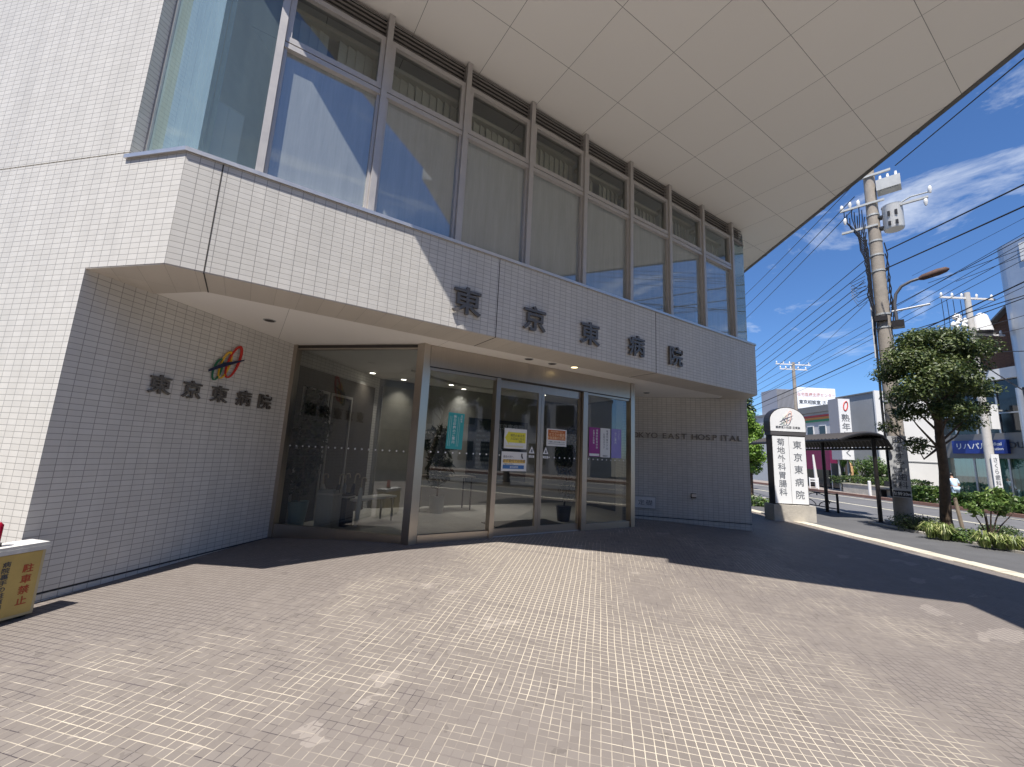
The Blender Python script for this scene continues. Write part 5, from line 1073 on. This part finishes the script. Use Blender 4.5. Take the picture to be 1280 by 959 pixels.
# ------------------------------------------------------------------ people
def skin_body(name, joints, bones, parent, m, loc):
    me = bpy.data.meshes.new(name); me.from_pydata([tuple(Vector(j[0])) for j in joints], bones, []); ob_ = bpy.data.objects.new(name, me); COL.objects.link(ob_)
    md = ob_.modifiers.new('skin', 'SKIN'); md.use_smooth_shade = True
    for i, j in enumerate(joints): me.skin_vertices[0].data[i].radius = (j[1], j[1])
    me.skin_vertices[0].data[0].use_root = True
    ob_.modifiers.new('sub', 'SUBSURF').levels = 1; bpy.context.view_layer.update()
    m2 = bpy.data.meshes.new_from_object(ob_.evaluated_get(bpy.context.evaluated_depsgraph_get())); bpy.data.objects.remove(ob_)
    m2.name = name; m2.materials.clear(); m2.materials.append(m); o2 = bpy.data.objects.new(name, m2); COL.objects.link(o2); o2.parent = parent
    m2.polygons.foreach_set('use_smooth', [True]*len(m2.polygons)); return o2
M['skin'] = mat('skin', (.42,.25,.17), .55); M['hair'] = mat('black hair', (.012,.01,.01), .5)
def person(p, yaw, label, shirt, trousers, lean, sc=1., arm_up=False):
    e = thing('person', p, label, 'person'); e.rotation_euler = (0,0,yaw); e.scale = (sc,)*3
    l = lean; T = lambda x, y, z: (x, y + l*max(0, z-.9), z)
    joints = [((0,0,.92),.125), (T(0,.0,1.12),.125), (T(0,0,1.36),.14), (T(0,.0,1.46),.06), (T(0,.02,1.54),.055), (T(0,.03,1.64),.10), (T(0,.03,1.72),.085),
              ((.09,0,.88),.095), ((.10,.10,.50),.065), ((.10,.04,.09),.042), ((.10,.20,.03),.035), ((-.09,0,.88),.095), ((-.10,-.06,.50),.065), ((-.10,-.16,.10),.042), ((-.10,-.02,.03),.035),
              (T(.18,0,1.40),.06), (T(.23,.02,1.14),.045), (T(.2,.16,.96),.034), (T(.19,.22,.90),.03), (T(-.18,0,1.40),.06), (T(-.23,.02,1.14),.045), (T(-.2,.16,.96),.034), (T(-.19,.22,.90),.03)]
    if arm_up: joints[17] = (T(.12,.24,1.22),.034); joints[18] = (T(.10,.28,1.30),.03)
    bones = [(0,1),(1,2),(2,3),(3,4),(4,5),(5,6),(0,7),(7,8),(8,9),(9,10),(0,11),(11,12),(12,13),(13,14),(2,15),(15,16),(16,17),(17,18),(2,19),(19,20),(20,21),(21,22)]
    skin_body('body', joints, bones, e, M['skin'], p)
    j2 = [(j[0], j[1]*1.12+.012) for j in joints]
    sj = [j2[0], j2[1], j2[2], (T(0,0,1.44),.075), j2[15], j2[16], j2[19], j2[20]]; skin_body('shirt', sj, [(0,1),(1,2),(2,3),(2,4),(4,5),(2,6),(6,7)], e, shirt, p)
    tj = [((0,0,.90),.14), j2[7], j2[8], (joints[9][0], .062), j2[11], j2[12], (joints[13][0], .062)]; skin_body('trousers', tj, [(0,1),(1,2),(2,3),(0,4),(4,5),(5,6)], e, trousers, p)
    o = MB(); c = Vector(T(0,.015,1.68)); o.ball(c, .118, 14, 10, (.92,1.0,1.05)); hh_ = o
    keep = [f for f in o.f if not (sum(o.v[i].z for i in f)/len(f) < c.z-.02 and sum(o.v[i].y for i in f)/len(f) > c.y+.02)]; o.f = keep; o.m = [0]*len(keep); o.build('hair', M['hair'], e, True)
    o = MB(); c = Vector(T(0,.03,1.645)); o.tube([c+V(0,.09,.02), c+V(0,.125,-.015)], [.012,.018], 6); o.build('nose', M['skin'], e)
    return e
pp_ = PN(1193,600,24.3); person(V(pp_.x,pp_.y,-.13), math.atan2(S.y,S.x)-math.pi/2+R(-25), 'person with black hair in pale blue shirt leaning forward behind the hedge', mat('pale blue shirt', (.46,.62,.76), .8), mat('pale blue trousers', (.42,.56,.68), .8), .42, .83)
pp_ = PD(1014,604,33.); pq = V(pp_.x,pp_.y,-.2); person(pq, math.atan2(S.y,S.x)-math.pi/2+R(160), 'person in teal clothing under the white parasol', mat('teal shirt', (.08,.22,.22), .8), mat('dark teal trousers', (.05,.12,.13), .8), .05, .68, True)
e = thing('parasol', pq+V(0,0,.9), 'small white parasol held up across the street', 'parasol'); o = MB(e.location); cc = pq+V(0,0,1.26)-CF.xy.to_3d()*.08
pr_ = [(.02,.22),(.18,.19),(.34,.11),(.46,0)]
for k in range(12):
    a0_, a1_ = k*math.pi/6, (k+1)*math.pi/6
    for i in range(3): o.quad(cc+V(math.cos(a0_)*pr_[i][0],math.sin(a0_)*pr_[i][0],pr_[i][1]), cc+V(math.cos(a0_)*pr_[i+1][0],math.sin(a0_)*pr_[i+1][0],pr_[i+1][1]), cc+V(math.cos(a1_)*pr_[i+1][0],math.sin(a1_)*pr_[i+1][0],pr_[i+1][1]), cc+V(math.cos(a1_)*pr_[i][0],math.sin(a1_)*pr_[i][0],pr_[i][1]))
o.build('canopy', M['whitep'], e); o = MB(e.location); o.tube([cc+V(0,0,-.4), cc+V(0,0,.3)], .012, 6); o.build('shaft', M['grey'], e)
# ------------------------------------------------------------------ overhead wires
def wire(label, pts, r, sag, group):
    a, b_ = Vector(pts[0]), Vector(pts[1]); o = MB(a); n_ = 14
    o.tube([a.lerp(b_, i/n_) - V(0,0,sag*4*(i/n_)*(1-i/n_)) for i in range(n_+1)], r*.72, 5); tag(o.build('overhead_wire', M['cable']), label, 'wire', group)
G1, G2 = 'wires running left from the near utility pole', 'wires running right from the near utility pole'
DP = (P1-CAM).dot(CF)
ga = [((900,398),(1083,214),'highest'), ((900,413),(1068,246),'second highest'), ((900,428),(1066,262),'third highest')]
for a_, b_, w_ in ga: wire('thin wires sloping from the pole top down behind the hospital corner', (PD(*a_,30.), PD(*b_,DP)), .016, .12, 'wires from the pole top going left')
for (xa, ya), (xb, yb) in (((900,473),(1085,322)), ((900,480),(1086,335)), ((900,492),(1080,352)), ((900,497),(1085,359)), ((900,508),(1090,368))): wire('thin wires fanning left from the pole middle', (PD(xa,ya,30.), PD(xb,yb,DP)), .015, .08, G1)
wire('steep thin wire crossing the others down to the distant pole', (PD(998,460,33.), PD(1084,378,DP)), .012, .02, G1)
for (xa, ya), (xb, yb) in (((945,482),(1098,392)), ((945,490),(1098,403)), ((950,494),(1099,413)), ((930,506),(1100,424))): wire('thin wires passing behind the near pole just above the tree', (PD(xa,ya,31.), PD(xa,ya,31.)+(PD(xb+190,yb-108,15.)-PD(xa,ya,31.))*1.8), .016, .1, 'wires passing behind the near pole')
for r_, dy, lb in ((.034,0,'thick black cable bundle sloping across above the pylon sign'), (.014,6,'thin wire hung just below the thick black cable')): wire(lb, (PD(925,515+dy,30.), PD(925,515+dy,30.)+(PD(1330,317+dy,13.)-PD(925,515+dy,30.))*1.7), r_, .3, 'cables above the pylon sign')
for (xb, yb), (xc, yc), r_ in (((1109,313),(1340,199),.024), ((1107,336),(1340,228),.024), ((1119,207),(1340,20),.02)): wire('wires rising to the right from the near utility pole', (PD(xb,yb,DP), PD(xb,yb,DP)+(PD(xc,yc,7.2)-PD(xb,yb,DP))*2.6), r_, .04, G2)
for (xa, ya), (xb, yb), r_ in (((1140,345),(1330,245),.010), ((1100,392),(1330,268),.02), ((1160,354),(1330,290),.016), ((1195,352),(1330,297),.016), ((1100,425),(1330,352),.024), ((1200,402),(1330,352),.026), ((1216,440),(1330,436),.022), ((1218,412),(1330,378),.016), ((1215,425),(1330,396),.014)): wire('wires crossing in front of the brick attic and silver tower', (PD(xa,ya,D2-.5), PD(xa,ya,D2-.5)+(PD(xb,yb,13.)-PD(xa,ya,D2-.5))*2.4), r_, .05, 'wires by the far pole')
wire('thick cable dropping right from the far pole past the dark glass', (PD(1220,450,D2-.3), PD(1300,500,15.)), .03, .05, 'wires by the far pole')
# ------------------------------------------------------------------ things the glass reflects and added blocks that cut sky light, behind the viewer
for i, (s_, n_, k) in enumerate(((-1.5, 13.0, 1.25), (-5.5, 13.0, 1.3), (-10., 13.0, 1.3))):
    c = copy_tree(e_t); c.location = SN(s_, n_, -.1); c.rotation_euler = (0,0,1.3+i*1.9); c.scale = (k,)*3
    c['label'] = ('evergreen street tree reflected in the door glass, nearest of its row', 'evergreen street tree reflected in the door glass, middle of its row', 'evergreen street tree reflected in the door glass, farthest of its row')[i]
for i, (s0_, s1_, h_, c_) in enumerate(((-26,-14,7.5,(.46,.44,.40)), (-12,-1,6.,(.36,.37,.39)))):
    e = thing('terrace_building', SN((s0_+s1_)/2,28,-.13), ('taller beige building down the street seen in reflections', 'lower grey building down the street seen in reflections')[i], 'building'); oo = e.location
    o = MB(oo); sbox(o, s0_, s1_, 25.8, 34, -.4, h_); o.build('body', mat('terrace render', c_, .8, noise=.08), e); o = MB(oo); sbox(o, s0_-.1, s1_+.1, 25.6, 34.1, h_, h_+.25); o.build('parapet', M['greyclad'], e)
    for fl in range(2):
        for k in range(int((s1_-s0_)/2)):
            o = MB(oo); sbox(o, s0_+.5+k*2, s0_+1.8+k*2, 25.7, 25.798, .5+fl*2.8, 2.+fl*2.8); o.build('window', M['darkglass'], e)

def block(label, x0, x1, y0, y1, h, col, faces):  # out-of-view mass, placed and sized to cut sky fill on the shaded walls
    e = thing('shading_block', V((x0+x1)/2, (y0+y1)/2, -.13), label, 'building', 'unseen blocks added behind the viewer to cut sky light'); oo = e.location
    o = MB(oo); o.box(x0, x1, y0, y1, -.4, h); o.build('body', mat('shading block render', col, .8, noise=.08), e)
    o = MB(oo); o.box(x0-.2, x1+.2, y0-.2, y1+.2, h, h+.3); o.build('parapet', M['greyclad'], e)
    for fl in range(int(h/2.9)):
        z = .9+fl*2.9
        for k in range(7):
            if 'x' in faces: w = (y1-y0)/7; o = MB(oo); o.box(x1, x1+.05, y0+w*(k+.25), y0+w*(k+.75), z, z+1.4); o.build('window', M['darkglass'], e)
            if 'y' in faces: w = (x1-x0)/7; o = MB(oo); o.box(x0+w*(k+.25), x0+w*(k+.75), y1, y1+.05, z, z+1.4); o.build('window', M['darkglass'], e)
block('tall tan block left of the forecourt, raised to dim the right porch wall, seen only in reflections', -32, -17, -30, -3, 19, (.20,.18,.155), 'x')
block('brown unseen block behind the viewer, added to dim the shaded fascia', -15, 3.5, -40, -25, 17, (.17,.145,.13), 'y')
for i, (x_, y_) in enumerate(((-13,-6),(-15,0))):
    c = copy_tree(e_t); c.location = V(x_,y_,-.1); c.rotation_euler = (0,0,2.2+i*1.3); c.scale = (1.0,)*3; c['group'] = 'trees beside the neighbouring block'
    c['label'] = ('evergreen tree left of the hospital seen in the angled glass, nearer the street', 'evergreen tree left of the hospital seen in the angled glass, nearer the wall')[i]
